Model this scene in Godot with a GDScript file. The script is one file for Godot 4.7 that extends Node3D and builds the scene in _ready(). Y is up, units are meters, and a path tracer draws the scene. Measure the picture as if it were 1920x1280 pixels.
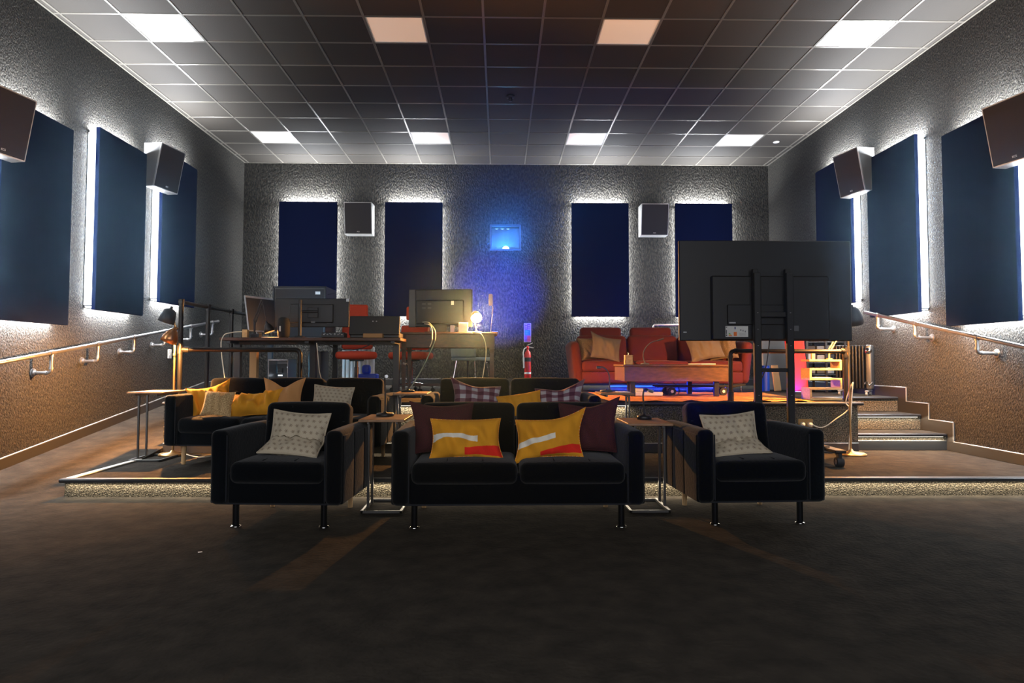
extends Node3D
# A screening room seen from its front: raked floor, sofas, desks and a lit back wall. Units are metres, the camera looks along -z, the front floor is y = 0.

const F := 1332.7            # focal length in pixels of a 1920 x 1280 frame
const XL := -4.45            # left wall
const XR := 4.71             # right wall
const ZB := -12.295          # back wall
const ZF := 2.6              # front wall, behind the camera
const HC := 4.494            # ceiling
const P1 := 0.13             # low platform
const S := 0.64              # stage
const ZP := -5.64            # front of the low platform
const ZS := -7.25            # front of the stage
const XE := -3.38            # left edge of platform and stage, where the ramp runs past
const XS := 3.66             # right end of the stage front, where the steps begin

var mats := {}
var taken := {}


# ---------------------------------------------------------------- mesh building
class MB:
	var st := SurfaceTool.new()
	var xf := Transform3D()
	var uvs := false

	func _init() -> void:
		st.begin(Mesh.PRIMITIVE_TRIANGLES)
		st.set_smooth_group(-1)

	func smooth(on: bool) -> MB:
		st.set_smooth_group(0 if on else -1)
		return self

	func v(p: Vector3, uv := Vector2.ZERO) -> void:
		st.set_uv(uv)
		st.add_vertex(xf * p)

	func tri(a: Vector3, b: Vector3, c: Vector3, ua := Vector2.ZERO, ub := Vector2.ZERO, uc := Vector2.ZERO) -> void:
		v(a, ua)
		v(c, uc)
		v(b, ub)

	func quad(a: Vector3, b: Vector3, c: Vector3, d: Vector3, ua := Vector2(0, 1), ub := Vector2(1, 1), uc := Vector2(1, 0), ud := Vector2(0, 0)) -> void:
		tri(a, b, c, ua, ub, uc)
		tri(a, c, d, ua, uc, ud)

	# a box with chamfered edges
	func box(c: Vector3, s: Vector3, b := 0.0, basis := Basis()) -> MB:
		var keep := xf
		xf = xf * Transform3D(basis, c)
		var h := s / 2.0
		b = minf(b, minf(h.x, minf(h.y, h.z)) * 0.95)
		for ax in 3:
			for sg in [-1.0, 1.0]:
				var u := (ax + 1) % 3
				var w := (ax + 2) % 3
				var p := []
				for k in [[-1, -1], [1, -1], [1, 1], [-1, 1]]:
					var q := Vector3.ZERO
					q[ax] = h[ax] * sg
					q[u] = (h[u] - b) * k[0]
					q[w] = (h[w] - b) * k[1]
					p.append(q)
				if sg > 0:
					quad(p[0], p[1], p[2], p[3])
				else:
					quad(p[1], p[0], p[3], p[2])
		if b > 0.0:
			for ax in 3:
				var u := (ax + 1) % 3
				var w := (ax + 2) % 3
				for su in [-1.0, 1.0]:
					for sw in [-1.0, 1.0]:
						var a1 := Vector3.ZERO
						a1[u] = h[u] * su
						a1[w] = (h[w] - b) * sw
						a1[ax] = -(h[ax] - b)
						var a2 := Vector3.ZERO
						a2[u] = (h[u] - b) * su
						a2[w] = h[w] * sw
						a2[ax] = a1[ax]
						var b1 := a1
						b1[ax] = -a1[ax]
						var b2 := a2
						b2[ax] = -a2[ax]
						if su * sw > 0:
							quad(a1, a2, b2, b1)
						else:
							quad(a2, a1, b1, b2)
			for sx in [-1.0, 1.0]:
				for sy in [-1.0, 1.0]:
					for sz in [-1.0, 1.0]:
						var px := Vector3(h.x * sx, (h.y - b) * sy, (h.z - b) * sz)
						var py := Vector3((h.x - b) * sx, h.y * sy, (h.z - b) * sz)
						var pz := Vector3((h.x - b) * sx, (h.y - b) * sy, h.z * sz)
						if sx * sy * sz > 0:
							tri(px, py, pz)
						else:
							tri(px, pz, py)
		xf = keep
		return self

	# a box with round edges and, with puff, swollen faces: upholstery
	func soft(c: Vector3, s: Vector3, r: float, puff := Vector3.ZERO, basis := Basis(), k := 3) -> MB:
		var keep := xf
		xf = xf * Transform3D(basis, c)
		st.set_smooth_group(0)
		var h := s / 2.0
		r = minf(r, minf(h.x, minf(h.y, h.z)) * 0.98)
		var grid := []
		for ax in 3:
			var g := []
			for i in k:
				g.append(-h[ax] + r * i / k)
			var inner := 6 if puff != Vector3.ZERO else 1
			for i in inner + 1:
				g.append(lerpf(-h[ax] + r, h[ax] - r, float(i) / inner))
			for i in range(k - 1, -1, -1):
				g.append(h[ax] - r * i / k)
			grid.append(g)
		for ax in 3:
			var u := (ax + 1) % 3
			var w := (ax + 2) % 3
			for sg in [-1.0, 1.0]:
				var gu: Array = grid[u]
				var gw: Array = grid[w]
				for i in gu.size() - 1:
					for j in gw.size() - 1:
						var p := []
						for q in [[i, j], [i + 1, j], [i + 1, j + 1], [i, j + 1]]:
							var e := Vector3.ZERO
							e[ax] = h[ax] * sg
							e[u] = gu[q[0]]
							e[w] = gw[q[1]]
							var inn := e.clamp(-(h - Vector3.ONE * r), h - Vector3.ONE * r)
							var o := inn + (e - inn).normalized() * r
							for a in 3:
								var a1: int = (a + 1) % 3
								var a2: int = (a + 2) % 3
								o[a] += puff[a] * (o[a] / h[a]) * (1.0 - pow(o[a1] / h[a1], 2)) * (1.0 - pow(o[a2] / h[a2], 2))
							p.append(o)
						if sg > 0:
							quad(p[0], p[1], p[2], p[3])
						else:
							quad(p[1], p[0], p[3], p[2])
		st.set_smooth_group(-1)
		xf = keep
		return self

	# a round bar along points
	func tube(pts: Array, r: float, n := 10, r2 := -1.0) -> MB:
		st.set_smooth_group(0)
		var rings := []
		var last := Vector3.ZERO
		for i in pts.size():
			var t: Vector3 = (pts[mini(i + 1, pts.size() - 1)] - pts[maxi(i - 1, 0)]).normalized()
			var nx := last
			if i == 0:
				nx = t.cross(Vector3.UP if absf(t.y) < 0.9 else Vector3.RIGHT)
			nx = (nx - t * nx.dot(t)).normalized()
			last = nx
			var ny := t.cross(nx)
			var ring := []
			var rr := r if r2 < 0 else lerpf(r, r2, float(i) / (pts.size() - 1))
			for k in n:
				var a := TAU * k / n
				ring.append(pts[i] + (nx * cos(a) + ny * sin(a)) * rr)
			rings.append(ring)
		for i in rings.size() - 1:
			for k in n:
				var k2 := (k + 1) % n
				quad(rings[i][k], rings[i][k2], rings[i + 1][k2], rings[i + 1][k])
		st.set_smooth_group(-1)
		var a: Array = rings[0]
		var z: Array = rings[-1]
		for k in range(1, n - 1):
			tri(a[0], a[k + 1], a[k])
			tri(z[0], z[k], z[k + 1])
		return self

	# a profile of (radius, height) turned round the y axis; run it from the bottom outside to the top
	func lathe(prof: Array, n := 24, at := Transform3D(), soften := true) -> MB:
		var keep := xf
		xf = xf * at
		st.set_smooth_group(0 if soften else -1)
		for i in prof.size() - 1:
			for k in n:
				var a := TAU * k / n
				var b := TAU * (k + 1) / n
				var p: Vector2 = prof[i]
				var q: Vector2 = prof[i + 1]
				var p1 := Vector3(p.x * cos(a), p.y, -p.x * sin(a))
				var p2 := Vector3(p.x * cos(b), p.y, -p.x * sin(b))
				var q1 := Vector3(q.x * cos(a), q.y, -q.x * sin(a))
				var q2 := Vector3(q.x * cos(b), q.y, -q.x * sin(b))
				if p.x < 1e-5:
					tri(p1, q2, q1)
				elif q.x < 1e-5:
					tri(p1, p2, q1)
				else:
					quad(p1, p2, q2, q1)
		st.set_smooth_group(-1)
		xf = keep
		return self

	func rod(c: Vector3, r: float, h: float, n := 16, b := 0.002) -> MB:
		return lathe([Vector2(0, 0), Vector2(r - b, 0), Vector2(r, b), Vector2(r, h - b), Vector2(r - b, h), Vector2(0, h)], n, Transform3D(Basis(), c), false)

	# polygon (counter-clockwise) in the xy plane, pushed along +z by depth
	func prism(poly: Array, depth: float, at := Transform3D()) -> MB:
		var keep := xf
		xf = xf * at
		var pk := PackedVector2Array(poly)
		var idx := Geometry2D.triangulate_polygon(pk)
		for i in range(0, idx.size(), 3):
			var a: Vector2 = pk[idx[i]]
			var b: Vector2 = pk[idx[i + 1]]
			var c: Vector2 = pk[idx[i + 2]]
			if (b - a).cross(c - a) < 0:
				var t := b
				b = c
				c = t
			tri(Vector3(a.x, a.y, depth), Vector3(b.x, b.y, depth), Vector3(c.x, c.y, depth))
			tri(Vector3(a.x, a.y, 0), Vector3(c.x, c.y, 0), Vector3(b.x, b.y, 0))
		for i in pk.size():
			var a: Vector2 = pk[i]
			var b: Vector2 = pk[(i + 1) % pk.size()]
			quad(Vector3(a.x, a.y, 0), Vector3(b.x, b.y, 0), Vector3(b.x, b.y, depth), Vector3(a.x, a.y, depth))
		xf = keep
		return self

	# a sheet of points f(u, v), u and v in 0..1, seen from the side where u runs right and v runs up
	func sheet(f: Callable, nu: int, nv: int) -> MB:
		st.set_smooth_group(0)
		for i in nu:
			for j in nv:
				var u0 := float(i) / nu
				var u1 := float(i + 1) / nu
				var v0 := float(j) / nv
				var v1 := float(j + 1) / nv
				quad(f.call(u0, v0), f.call(u1, v0), f.call(u1, v1), f.call(u0, v1), Vector2(u0, 1 - v0), Vector2(u1, 1 - v0), Vector2(u1, 1 - v1), Vector2(u0, 1 - v1))
		st.set_smooth_group(-1)
		return self

	func mesh() -> ArrayMesh:
		st.generate_normals()
		st.index()
		return st.commit()


func mb() -> MB:
	return MB.new()


func rot(x := 0.0, y := 0.0, z := 0.0) -> Basis:
	return Basis.from_euler(Vector3(deg_to_rad(x), deg_to_rad(y), deg_to_rad(z)))


# ---------------------------------------------------------------- naming
func numbered(called: String) -> String:
	var n: int = taken.get(called, 0)
	taken[called] = n + 1
	return called if n == 0 else "%s_%03d" % [called, n]


func tag(o: Node, label := "", category := "", group := "", kind := "") -> void:
	if label:
		o.set_meta("label", label)
	if category:
		o.set_meta("category", category)
	if group:
		o.set_meta("group", group)
	if kind:
		o.set_meta("kind", kind)


func thing(called: String, label: String, category: String, at := Vector3.ZERO, turn := Vector3.ZERO, group := "") -> Node3D:
	var o := Node3D.new()
	o.name = numbered(called)
	add_child(o)
	o.position = at
	o.rotation_degrees = turn
	tag(o, label, category, group)
	return o


func part(parent: Node3D, called: String, m: Variant, mat: Material, label := "", at := Vector3.ZERO, turn := Vector3.ZERO) -> MeshInstance3D:
	var o := MeshInstance3D.new()
	o.mesh = m.mesh() if m is MB else m
	o.material_override = mat
	o.name = called
	parent.add_child(o, true)
	o.position = at
	o.rotation_degrees = turn
	if label:
		o.set_meta("label", label)
	return o


func single(called: String, m: Variant, mat: Material, label: String, category: String, at := Vector3.ZERO, turn := Vector3.ZERO, group := "") -> MeshInstance3D:
	var o := MeshInstance3D.new()
	o.mesh = m.mesh() if m is MB else m
	o.material_override = mat
	o.name = numbered(called)
	add_child(o)
	o.position = at
	o.rotation_degrees = turn
	tag(o, label, category, group)
	return o


func struct(called: String, m: Variant, mat: Material, label: String, category: String) -> MeshInstance3D:
	var o := single(called, m, mat, label, category)
	tag(o, "", "", "", "structure")
	return o


func copy(o: Node3D, label: String, at: Vector3, turn: Vector3, group := "") -> Node3D:
	var c: Node3D = o.duplicate()
	c.name = numbered(str(o.name).get_slice("_0", 0))
	add_child(c)
	c.position = at
	c.rotation_degrees = turn
	tag(c, label, "", group)
	return c


# ---------------------------------------------------------------- light
func area(at: Vector3, towards: Vector3, along: Vector3, size: Vector2, color: Color, energy: float, called := "strip_light", parent: Node3D = null) -> void:
	var l := AreaLight3D.new()
	l.name = called
	l.area_size = size
	l.area_normalize_energy = true
	l.light_color = color
	l.light_energy = energy
	l.shadow_enabled = true
	l.area_range = 20.0
	var z := -towards.normalized()
	var x := along.normalized()
	l.transform = Transform3D(Basis(x, z.cross(x), z), at)
	(parent if parent else self).add_child(l, true)


func omni(at: Vector3, color: Color, energy: float, radius: float, called := "bulb_light", parent: Node3D = null) -> void:
	var l := OmniLight3D.new()
	l.name = called
	l.light_color = color
	l.light_energy = energy
	l.light_size = radius
	l.omni_range = 20.0
	l.omni_attenuation = 2.0
	l.shadow_enabled = true
	l.position = at
	(parent if parent else self).add_child(l, true)


func spot(at: Vector3, towards: Vector3, color: Color, energy: float, radius: float, angle: float, called := "beam_light", parent: Node3D = null, soft_edge := 0.5) -> void:
	var l := SpotLight3D.new()
	l.name = called
	l.light_color = color
	l.light_energy = energy
	l.light_size = radius
	l.spot_range = 25.0
	l.spot_attenuation = 2.0
	l.spot_angle = angle
	l.spot_angle_attenuation = soft_edge
	l.shadow_enabled = true
	var z := -towards.normalized()
	var x := (Vector3.UP if absf(z.y) < 0.9 else Vector3.RIGHT).cross(z).normalized()
	l.transform = Transform3D(Basis(x, z.cross(x), z), at)
	(parent if parent else self).add_child(l, true)


# ---------------------------------------------------------------- materials
func noise_tex(seed_: int, freq: float, size := 512, oct := 4, stretch := Vector2.ONE, lo := Color.BLACK, hi := Color.WHITE, kind := FastNoiseLite.TYPE_SIMPLEX_SMOOTH) -> Texture2D:
	var n := FastNoiseLite.new()
	n.seed = seed_
	n.noise_type = kind
	n.frequency = freq
	n.fractal_octaves = oct
	var t := NoiseTexture2D.new()
	t.width = int(size * stretch.x)
	t.height = int(size * stretch.y)
	t.seamless = true
	t.noise = n
	var g := Gradient.new()
	g.set_color(0, lo)
	g.set_color(1, hi)
	t.color_ramp = g
	return t


func mat(called: String, color: Color, rough := 0.6, metal := 0.0, more := {}) -> StandardMaterial3D:
	var m := StandardMaterial3D.new()
	m.resource_name = called
	m.albedo_color = color
	m.roughness = rough
	m.metallic = metal
	for k in more:
		m.set(k, more[k])
	mats[called] = m
	return m


func c8(r: int, g: int, b: int) -> Color:
	return Color(r / 255.0, g / 255.0, b / 255.0)


func glow(called: String, color: Color, energy: float) -> StandardMaterial3D:
	return mat(called, Color(0.8, 0.8, 0.8), 0.5, 0.0, {"emission_enabled": true, "emission": color, "emission_energy_multiplier": energy})


func tri_mat(called: String, color: Color, rough: float, scale: float, tex: Texture2D, bump: Texture2D, bump_cm: float, more := {}) -> StandardMaterial3D:
	var m := mat(called, color, rough, 0.0, {"uv1_triplanar": true, "uv1_scale": Vector3.ONE * scale, "uv1_triplanar_sharpness": 4.0})
	if tex:
		m.albedo_texture = tex
	if bump:
		m.heightmap_enabled = true
		m.heightmap_texture = bump
		m.heightmap_scale = bump_cm
	for k in more:
		m.set(k, more[k])
	return m


func picture(w: int, h: int, back: Color) -> Image:
	var im := Image.create(w, h, false, Image.FORMAT_RGBA8)
	im.fill(back)
	return im


func _ready() -> void:
	# camera: level horizon at 677 of 1280, lens shifted down a little
	var cam := Camera3D.new()
	cam.name = "camera"
	cam.projection = Camera3D.PROJECTION_FRUSTUM
	cam.near = 0.1
	cam.far = 60.0
	cam.size = 0.1 * 1280.0 / F
	cam.frustum_offset = Vector2(0, -24.1 / F * 0.1)
	cam.transform = Transform3D(Basis.from_euler(Vector3(0.0455, -0.0168, 0.0012)), Vector3(0, 1.06, 0))
	add_child(cam)
	cam.current = true
	# sky: none is seen, the room has no windows to the outside
	var env := Environment.new()
	env.background_mode = Environment.BG_COLOR
	env.background_color = Color.BLACK
	env.tonemap_mode = Environment.TONE_MAPPER_LINEAR
	env.tonemap_exposure = 1.0
	env.sdfgi_enabled = true
	env.ssao_enabled = true
	env.ssil_enabled = true
	# a little haze hangs in the air round the lamps
	env.volumetric_fog_enabled = true
	env.volumetric_fog_density = 0.003
	env.volumetric_fog_albedo = Color(0.66, 0.84, 1.0)
	env.volumetric_fog_anisotropy = 0.95
	var we := WorldEnvironment.new()
	we.name = "environment"
	we.environment = env
	add_child(we)
	# strengths of the lamps of the room
	L = {
		"panel": 4.2, "nosing": 2.6, "ceiling": 0.1, "bulb_left": 15.0, "bulb_right": 11.0, "desk_bulb": 14.0, "blue": 30.0, "screen": 0.3, "cinema": 25.0, "projector": 48.0,
	}
	make_materials()
	make_shell()
	make_ceiling()
	make_panels()
	make_speakers()
	make_handrails()
	make_guards()
	make_front_row()
	make_second_row()
	make_desks()
	make_red_corner()
	make_right_corner()
	make_wall_things()


var L := {}
const COOL := Color(0.95, 0.97, 1.0)
const WARM := Color(1.0, 0.69, 0.37)


func make_materials() -> void:
	var fine := noise_tex(11, 0.09, 512, 4)
	var coarse := noise_tex(12, 0.02, 512, 4)
	var fibre := noise_tex(13, 0.032, 1024, 5, Vector2(1, 1), Color(0.15, 0.15, 0.15), Color(1, 1, 1), FastNoiseLite.TYPE_SIMPLEX)
	var felt := noise_tex(14, 0.024, 1024, 5, Vector2.ONE, c8(30, 29, 27), c8(76, 73, 67))
	var pile := noise_tex(15, 0.009, 1024, 5, Vector2.ONE, c8(46, 43, 39), c8(66, 61, 54))
	tri_mat("wall_felt", Color(1, 1, 1), 0.95, 1.0, felt, fibre, 1.9, {"uv1_world_triplanar": true, "metallic_specular": 0.2, "uv1_scale": Vector3(1.0, 0.5, 1.0)})
	tri_mat("wall_felt_fine", Color(1, 1, 1), 0.95, 1.6, felt, fibre, 1.25, {"uv1_world_triplanar": true, "metallic_specular": 0.2, "uv1_scale": Vector3(1.6, 0.9, 1.6)})
	tri_mat("carpet", Color(1, 1, 1), 0.97, 0.55, pile, fine, 0.5, {"uv1_world_triplanar": true, "metallic_specular": 0.1})
	tri_mat("riser_carpet", Color(1, 1, 1), 0.97, 1.6, noise_tex(16, 0.07, 512, 3, Vector2.ONE, c8(34, 31, 26), c8(140, 132, 114)), fine, 1.2, {"uv1_world_triplanar": true, "metallic_specular": 0.1})
	tri_mat("tile", c8(54, 50, 45), 0.75, 1.3, null, fine, 0.08, {"metallic_specular": 0.35})
	tri_mat("tile_b", c8(51, 47, 42), 0.75, 1.3, null, fine, 0.08, {"metallic_specular": 0.35})
	tri_mat("tile_c", c8(57, 53, 48), 0.75, 1.3, null, fine, 0.08, {"metallic_specular": 0.35})
	mat("tee", c8(112, 108, 100), 0.3, 0.3)
	mat("skirting", c8(42, 40, 37), 0.55)
	mat("nosing", c8(26, 26, 28), 0.45)
	mat("alu", c8(190, 188, 182), 0.35, 0.9)
	tri_mat("panel_fabric", c8(8, 18, 52), 0.9, 6.0, null, fine, 0.05, {"metallic_specular": 0.2})
	glow("strip", COOL, 2.5)
	glow("nosing_strip", Color(1.0, 0.95, 0.86), 2.5)
	glow("diffuser", Color(1.0, 0.78, 0.62), 0.42)
	tri_mat("grille", c8(50, 46, 44), 0.9, 9.0, null, fine, 0.05)
	mat("cabinet", c8(120, 120, 118), 0.55)
	mat("trim_silver", c8(176, 174, 170), 0.4, 0.3)
	tri_mat("booth", c8(66, 72, 80), 0.8, 3.0, null, null, 0.0)
	mat("port_frame", c8(46, 56, 72), 0.5)
	mat("pipe", c8(150, 148, 146), 0.32, 0.9)
	mat("pipe_black", c8(44, 42, 40), 0.38, 0.75)
	tri_mat("velvet", c8(5, 7, 11), 0.9, 3.0, null, coarse, 0.15, {"rim_enabled": true, "rim": 0.25, "rim_tint": 0.1, "metallic_specular": 0.15})
	tri_mat("velvet_seam", c8(12, 16, 24), 0.9, 3.0, null, null, 0.0)
	mat("leg_metal", c8(40, 40, 42), 0.3, 0.85)
	mat("chrome", c8(205, 205, 205), 0.12, 1.0)
	mat("leg_wood", c8(196, 160, 112), 0.55)
	var grain := noise_tex(21, 0.02, 256, 4, Vector2(2, 1), c8(118, 86, 56), c8(168, 126, 86))
	tri_mat("oak", Color(1, 1, 1), 0.5, 1.0, grain, null, 0.0, {"uv1_scale": Vector3(1.0, 6.0, 6.0)})
	tri_mat("oak_light", Color(1, 1, 1), 0.5, 1.0, noise_tex(22, 0.02, 256, 4, Vector2(2, 1), c8(196, 150, 92), c8(232, 190, 128)), null, 0.0, {"uv1_scale": Vector3(1.2, 6.0, 6.0)})
	tri_mat("dark_wood", c8(130, 105, 90), 0.5, 1.0, grain, null, 0.0, {"uv1_scale": Vector3(1.0, 6.0, 6.0)})
	tri_mat("teak", c8(172, 160, 136), 0.5, 1.0, grain, null, 0.0, {"uv1_scale": Vector3(0.8, 5.0, 5.0)})
	mat("frame_metal", c8(86, 84, 82), 0.4, 0.7)
	mat("tv_black", c8(15, 15, 16), 0.5)
	mat("black", c8(22, 22, 24), 0.45)
	mat("black_soft", c8(24, 24, 26), 0.8)
	mat("grey_plastic", c8(84, 86, 88), 0.5)
	mat("silver", c8(170, 172, 174), 0.35, 0.7)
	mat("white", c8(225, 222, 214), 0.5)
	mat("paper", c8(235, 232, 226), 0.85)
	mat("copper", c8(196, 136, 84), 0.3, 0.85)
	mat("brass", c8(190, 150, 96), 0.35, 0.8)
	mat("shade_dark", c8(58, 64, 68), 0.5, 0.3)
	tri_mat("red_fabric", c8(92, 21, 9), 0.85, 5.0, null, fine, 0.06, {"rim_enabled": true, "rim": 0.3})
	tri_mat("orange_fabric", c8(214, 62, 22), 0.8, 5.0, null, fine, 0.05)
	tri_mat("blue_grey_fabric", c8(120, 142, 158), 0.8, 5.0, null, fine, 0.05)
	tri_mat("rug", Color(1, 1, 1), 0.95, 1.4, noise_tex(31, 0.02, 256, 4, Vector2.ONE, c8(170, 108, 62), c8(226, 156, 100)), fine, 0.5, {"metallic_specular": 0.1})
	tri_mat("mustard", c8(226, 156, 30), 0.85, 5.0, null, fine, 0.05)
	tri_mat("tan", c8(196, 142, 86), 0.85, 5.0, null, fine, 0.05)
	tri_mat("taupe", c8(112, 98, 80), 0.85, 5.0, null, fine, 0.05)
	tri_mat("gold_print", Color(1, 1, 1), 0.85, 5.0, noise_tex(35, 0.06, 256, 2, Vector2.ONE, c8(84, 66, 42), c8(150, 124, 84)), null, 0.0)
	tri_mat("ochre_print", Color(1, 1, 1), 0.85, 5.0, noise_tex(33, 0.06, 256, 2, Vector2.ONE, c8(140, 104, 62), c8(240, 212, 156)), null, 0.0)
	tri_mat("maroon", Color(1, 1, 1), 0.9, 5.0, noise_tex(34, 0.12, 256, 2, Vector2.ONE, c8(30, 8, 12), c8(96, 30, 36)), fine, 0.08)
	mat("red_gloss", c8(206, 28, 22), 0.25, 0.0, {"clearcoat_enabled": true, "clearcoat": 0.6})
	mat("red_plain", c8(200, 34, 30), 0.7)
	mat("blue_plastic", c8(14, 62, 190), 0.45)
	mat("rubber", c8(20, 20, 20), 0.7)
	mat("cable", c8(150, 160, 140), 0.6)
	mat("cable_white", c8(226, 214, 190), 0.6)
	mat("cardboard", c8(168, 128, 84), 0.85)
	mat("enamel", c8(208, 206, 200), 0.4)
	mat("glass", Color(0.9, 0.95, 1.0, 0.06), 0.03, 0.0, {"transparency": BaseMaterial3D.TRANSPARENCY_ALPHA})
	glow("bulb", Color(1.0, 0.82, 0.55), 14.0)
	glow("bulb_dazzling", Color(1.0, 0.85, 0.6), 120.0)
	glow("screen", Color(0.62, 0.82, 1.0), 1.2)
	glow("cinema", Color(0.95, 0.97, 1.0), 0.12)
	glow("blue_led", Color(0.08, 0.3, 1.0), 3.5)
	glow("lens", Color(0.45, 0.78, 1.0), 120.0)
	glow("booth_lamp", Color(0.8, 0.92, 1.0), 1.4)
	glow("led_dot", Color(0.9, 0.95, 1.0), 3.0)
	# prints
	var d := picture(256, 256, c8(186, 174, 150))
	for i in 9:
		for j in 9:
			var cx := int(14 + i * 28 + (14 if j % 2 else 0))
			var cy := int(14 + j * 28)
			for k in 6:
				var a := TAU * k / 6.0
				for r in [3.0, 5.5, 8.0]:
					d.fill_rect(Rect2i((cx + int(cos(a) * r)) % 254, (cy + int(sin(a) * r)) % 254, 2, 2), c8(104, 84, 66))
	mat("dotted", Color(1, 1, 1), 0.9, 0.0, {"albedo_texture": ImageTexture.create_from_image(d)})
	var p := picture(256, 256, c8(150, 140, 142))
	for y in 256:
		for x in 256:
			var bx := 1 if (x / 32) % 2 == 0 else 0
			var by := 1 if (y / 32) % 2 == 0 else 0
			var col := c8(182, 178, 184)
			if bx + by == 1:
				col = c8(132, 96, 108) if (x + y) % 4 < 2 else c8(112, 72, 88)
			elif bx + by == 2:
				col = c8(84, 34, 54)
			p.set_pixel(x, y, col)
	mat("plaid", Color(1, 1, 1), 0.9, 0.0, {"albedo_texture": ImageTexture.create_from_image(p)})
	for side in 2:
		var y := picture(320, 192, c8(214, 146, 22))
		for x in 320:
			var u := x / 320.0
			if side == 0:
				if u < 0.66:
					var mid := 0.52 - (0.05 * sin(u * 6.0) if u > 0.05 else 0.0)
					var half := lerpf(0.10, 0.055, smoothstep(0.0, 0.2, u)) if u < 0.5 else lerpf(0.055, 0.075, (u - 0.5) / 0.16)
					y.fill_rect(Rect2i(x, int((mid - half) * 192), 1, int(half * 2 * 192)), c8(226, 220, 204))
				if u > 0.48:
					y.fill_rect(Rect2i(x, int(lerpf(0.76, 0.70, (u - 0.48) / 0.5) * 192), 1, int(0.20 * 192)), c8(222, 34, 14))
			else:
				if u < 0.6:
					y.fill_rect(Rect2i(x, int(lerpf(0.62, 0.42, u / 0.6) * 192), 1, int(0.14 * 192)), c8(226, 220, 204))
				if u > 0.36:
					y.fill_rect(Rect2i(x, int(lerpf(0.88, 0.70, (u - 0.36) / 0.5) * 192) if u < 0.86 else int(0.70 * 192), 1, int(lerpf(0.1, 0.22, clampf((u - 0.36) / 0.5, 0, 1)) * 192)), c8(222, 34, 14))
		mat("yellow_print_%d" % side, Color(1, 1, 1), 0.9, 0.0, {"albedo_texture": ImageTexture.create_from_image(y)})
	# energy label on the back of the television
	var e := picture(200, 96, c8(214, 214, 210))
	e.fill_rect(Rect2i(4, 6, 10, 8), c8(40, 40, 44))
	e.fill_rect(Rect2i(4, 34, 8, 36), c8(60, 60, 64))
	e.fill_rect(Rect2i(4, 74, 10, 14), c8(30, 30, 34))
	for k in 7:
		e.fill_rect(Rect2i(28, 62 + k * 4, 12 + k * 3, 3), [c8(30, 130, 50), c8(70, 150, 50), c8(130, 180, 50), c8(220, 210, 40), c8(240, 170, 40), c8(236, 120, 40), c8(220, 50, 40)][k])
	e.fill_rect(Rect2i(72, 52, 28, 36), c8(238, 120, 44))
	e.fill_rect(Rect2i(80, 6, 10, 22), c8(50, 60, 110))
	for k in 3:
		e.fill_rect(Rect2i(130 + k * 20, 28 + k * 6, 10, 14), c8(120, 120, 124))
	for k in 5:
		e.fill_rect(Rect2i(122, 60 + k * 6, 62, 2), c8(160, 160, 160))
	mat("energy_print", Color(1, 1, 1), 0.7, 0.0, {"albedo_texture": ImageTexture.create_from_image(e)})
	# extinguisher notice: three stacked fields with small print
	var n := picture(64, 192, c8(150, 120, 214))
	n.fill_rect(Rect2i(4, 4, 56, 60), c8(116, 70, 190))
	n.fill_rect(Rect2i(4, 68, 56, 56), c8(10, 130, 176))
	n.fill_rect(Rect2i(4, 128, 24, 60), c8(110, 80, 190))
	n.fill_rect(Rect2i(28, 128, 32, 60), c8(206, 50, 120))
	for k in 6:
		n.fill_rect(Rect2i(10 + (k % 2) * 26, 10 + k * 9, 18, 4), c8(214, 200, 240))
		n.fill_rect(Rect2i(10, 76 + k * 8, 20 + (k * 13) % 24, 2), c8(120, 200, 220))
		n.fill_rect(Rect2i(8, 132 + k * 10, 46, 2), c8(206, 150, 214))
	mat("notice_print", Color(1, 1, 1), 0.6, 0.0, {"albedo_texture": ImageTexture.create_from_image(n)})


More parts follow.
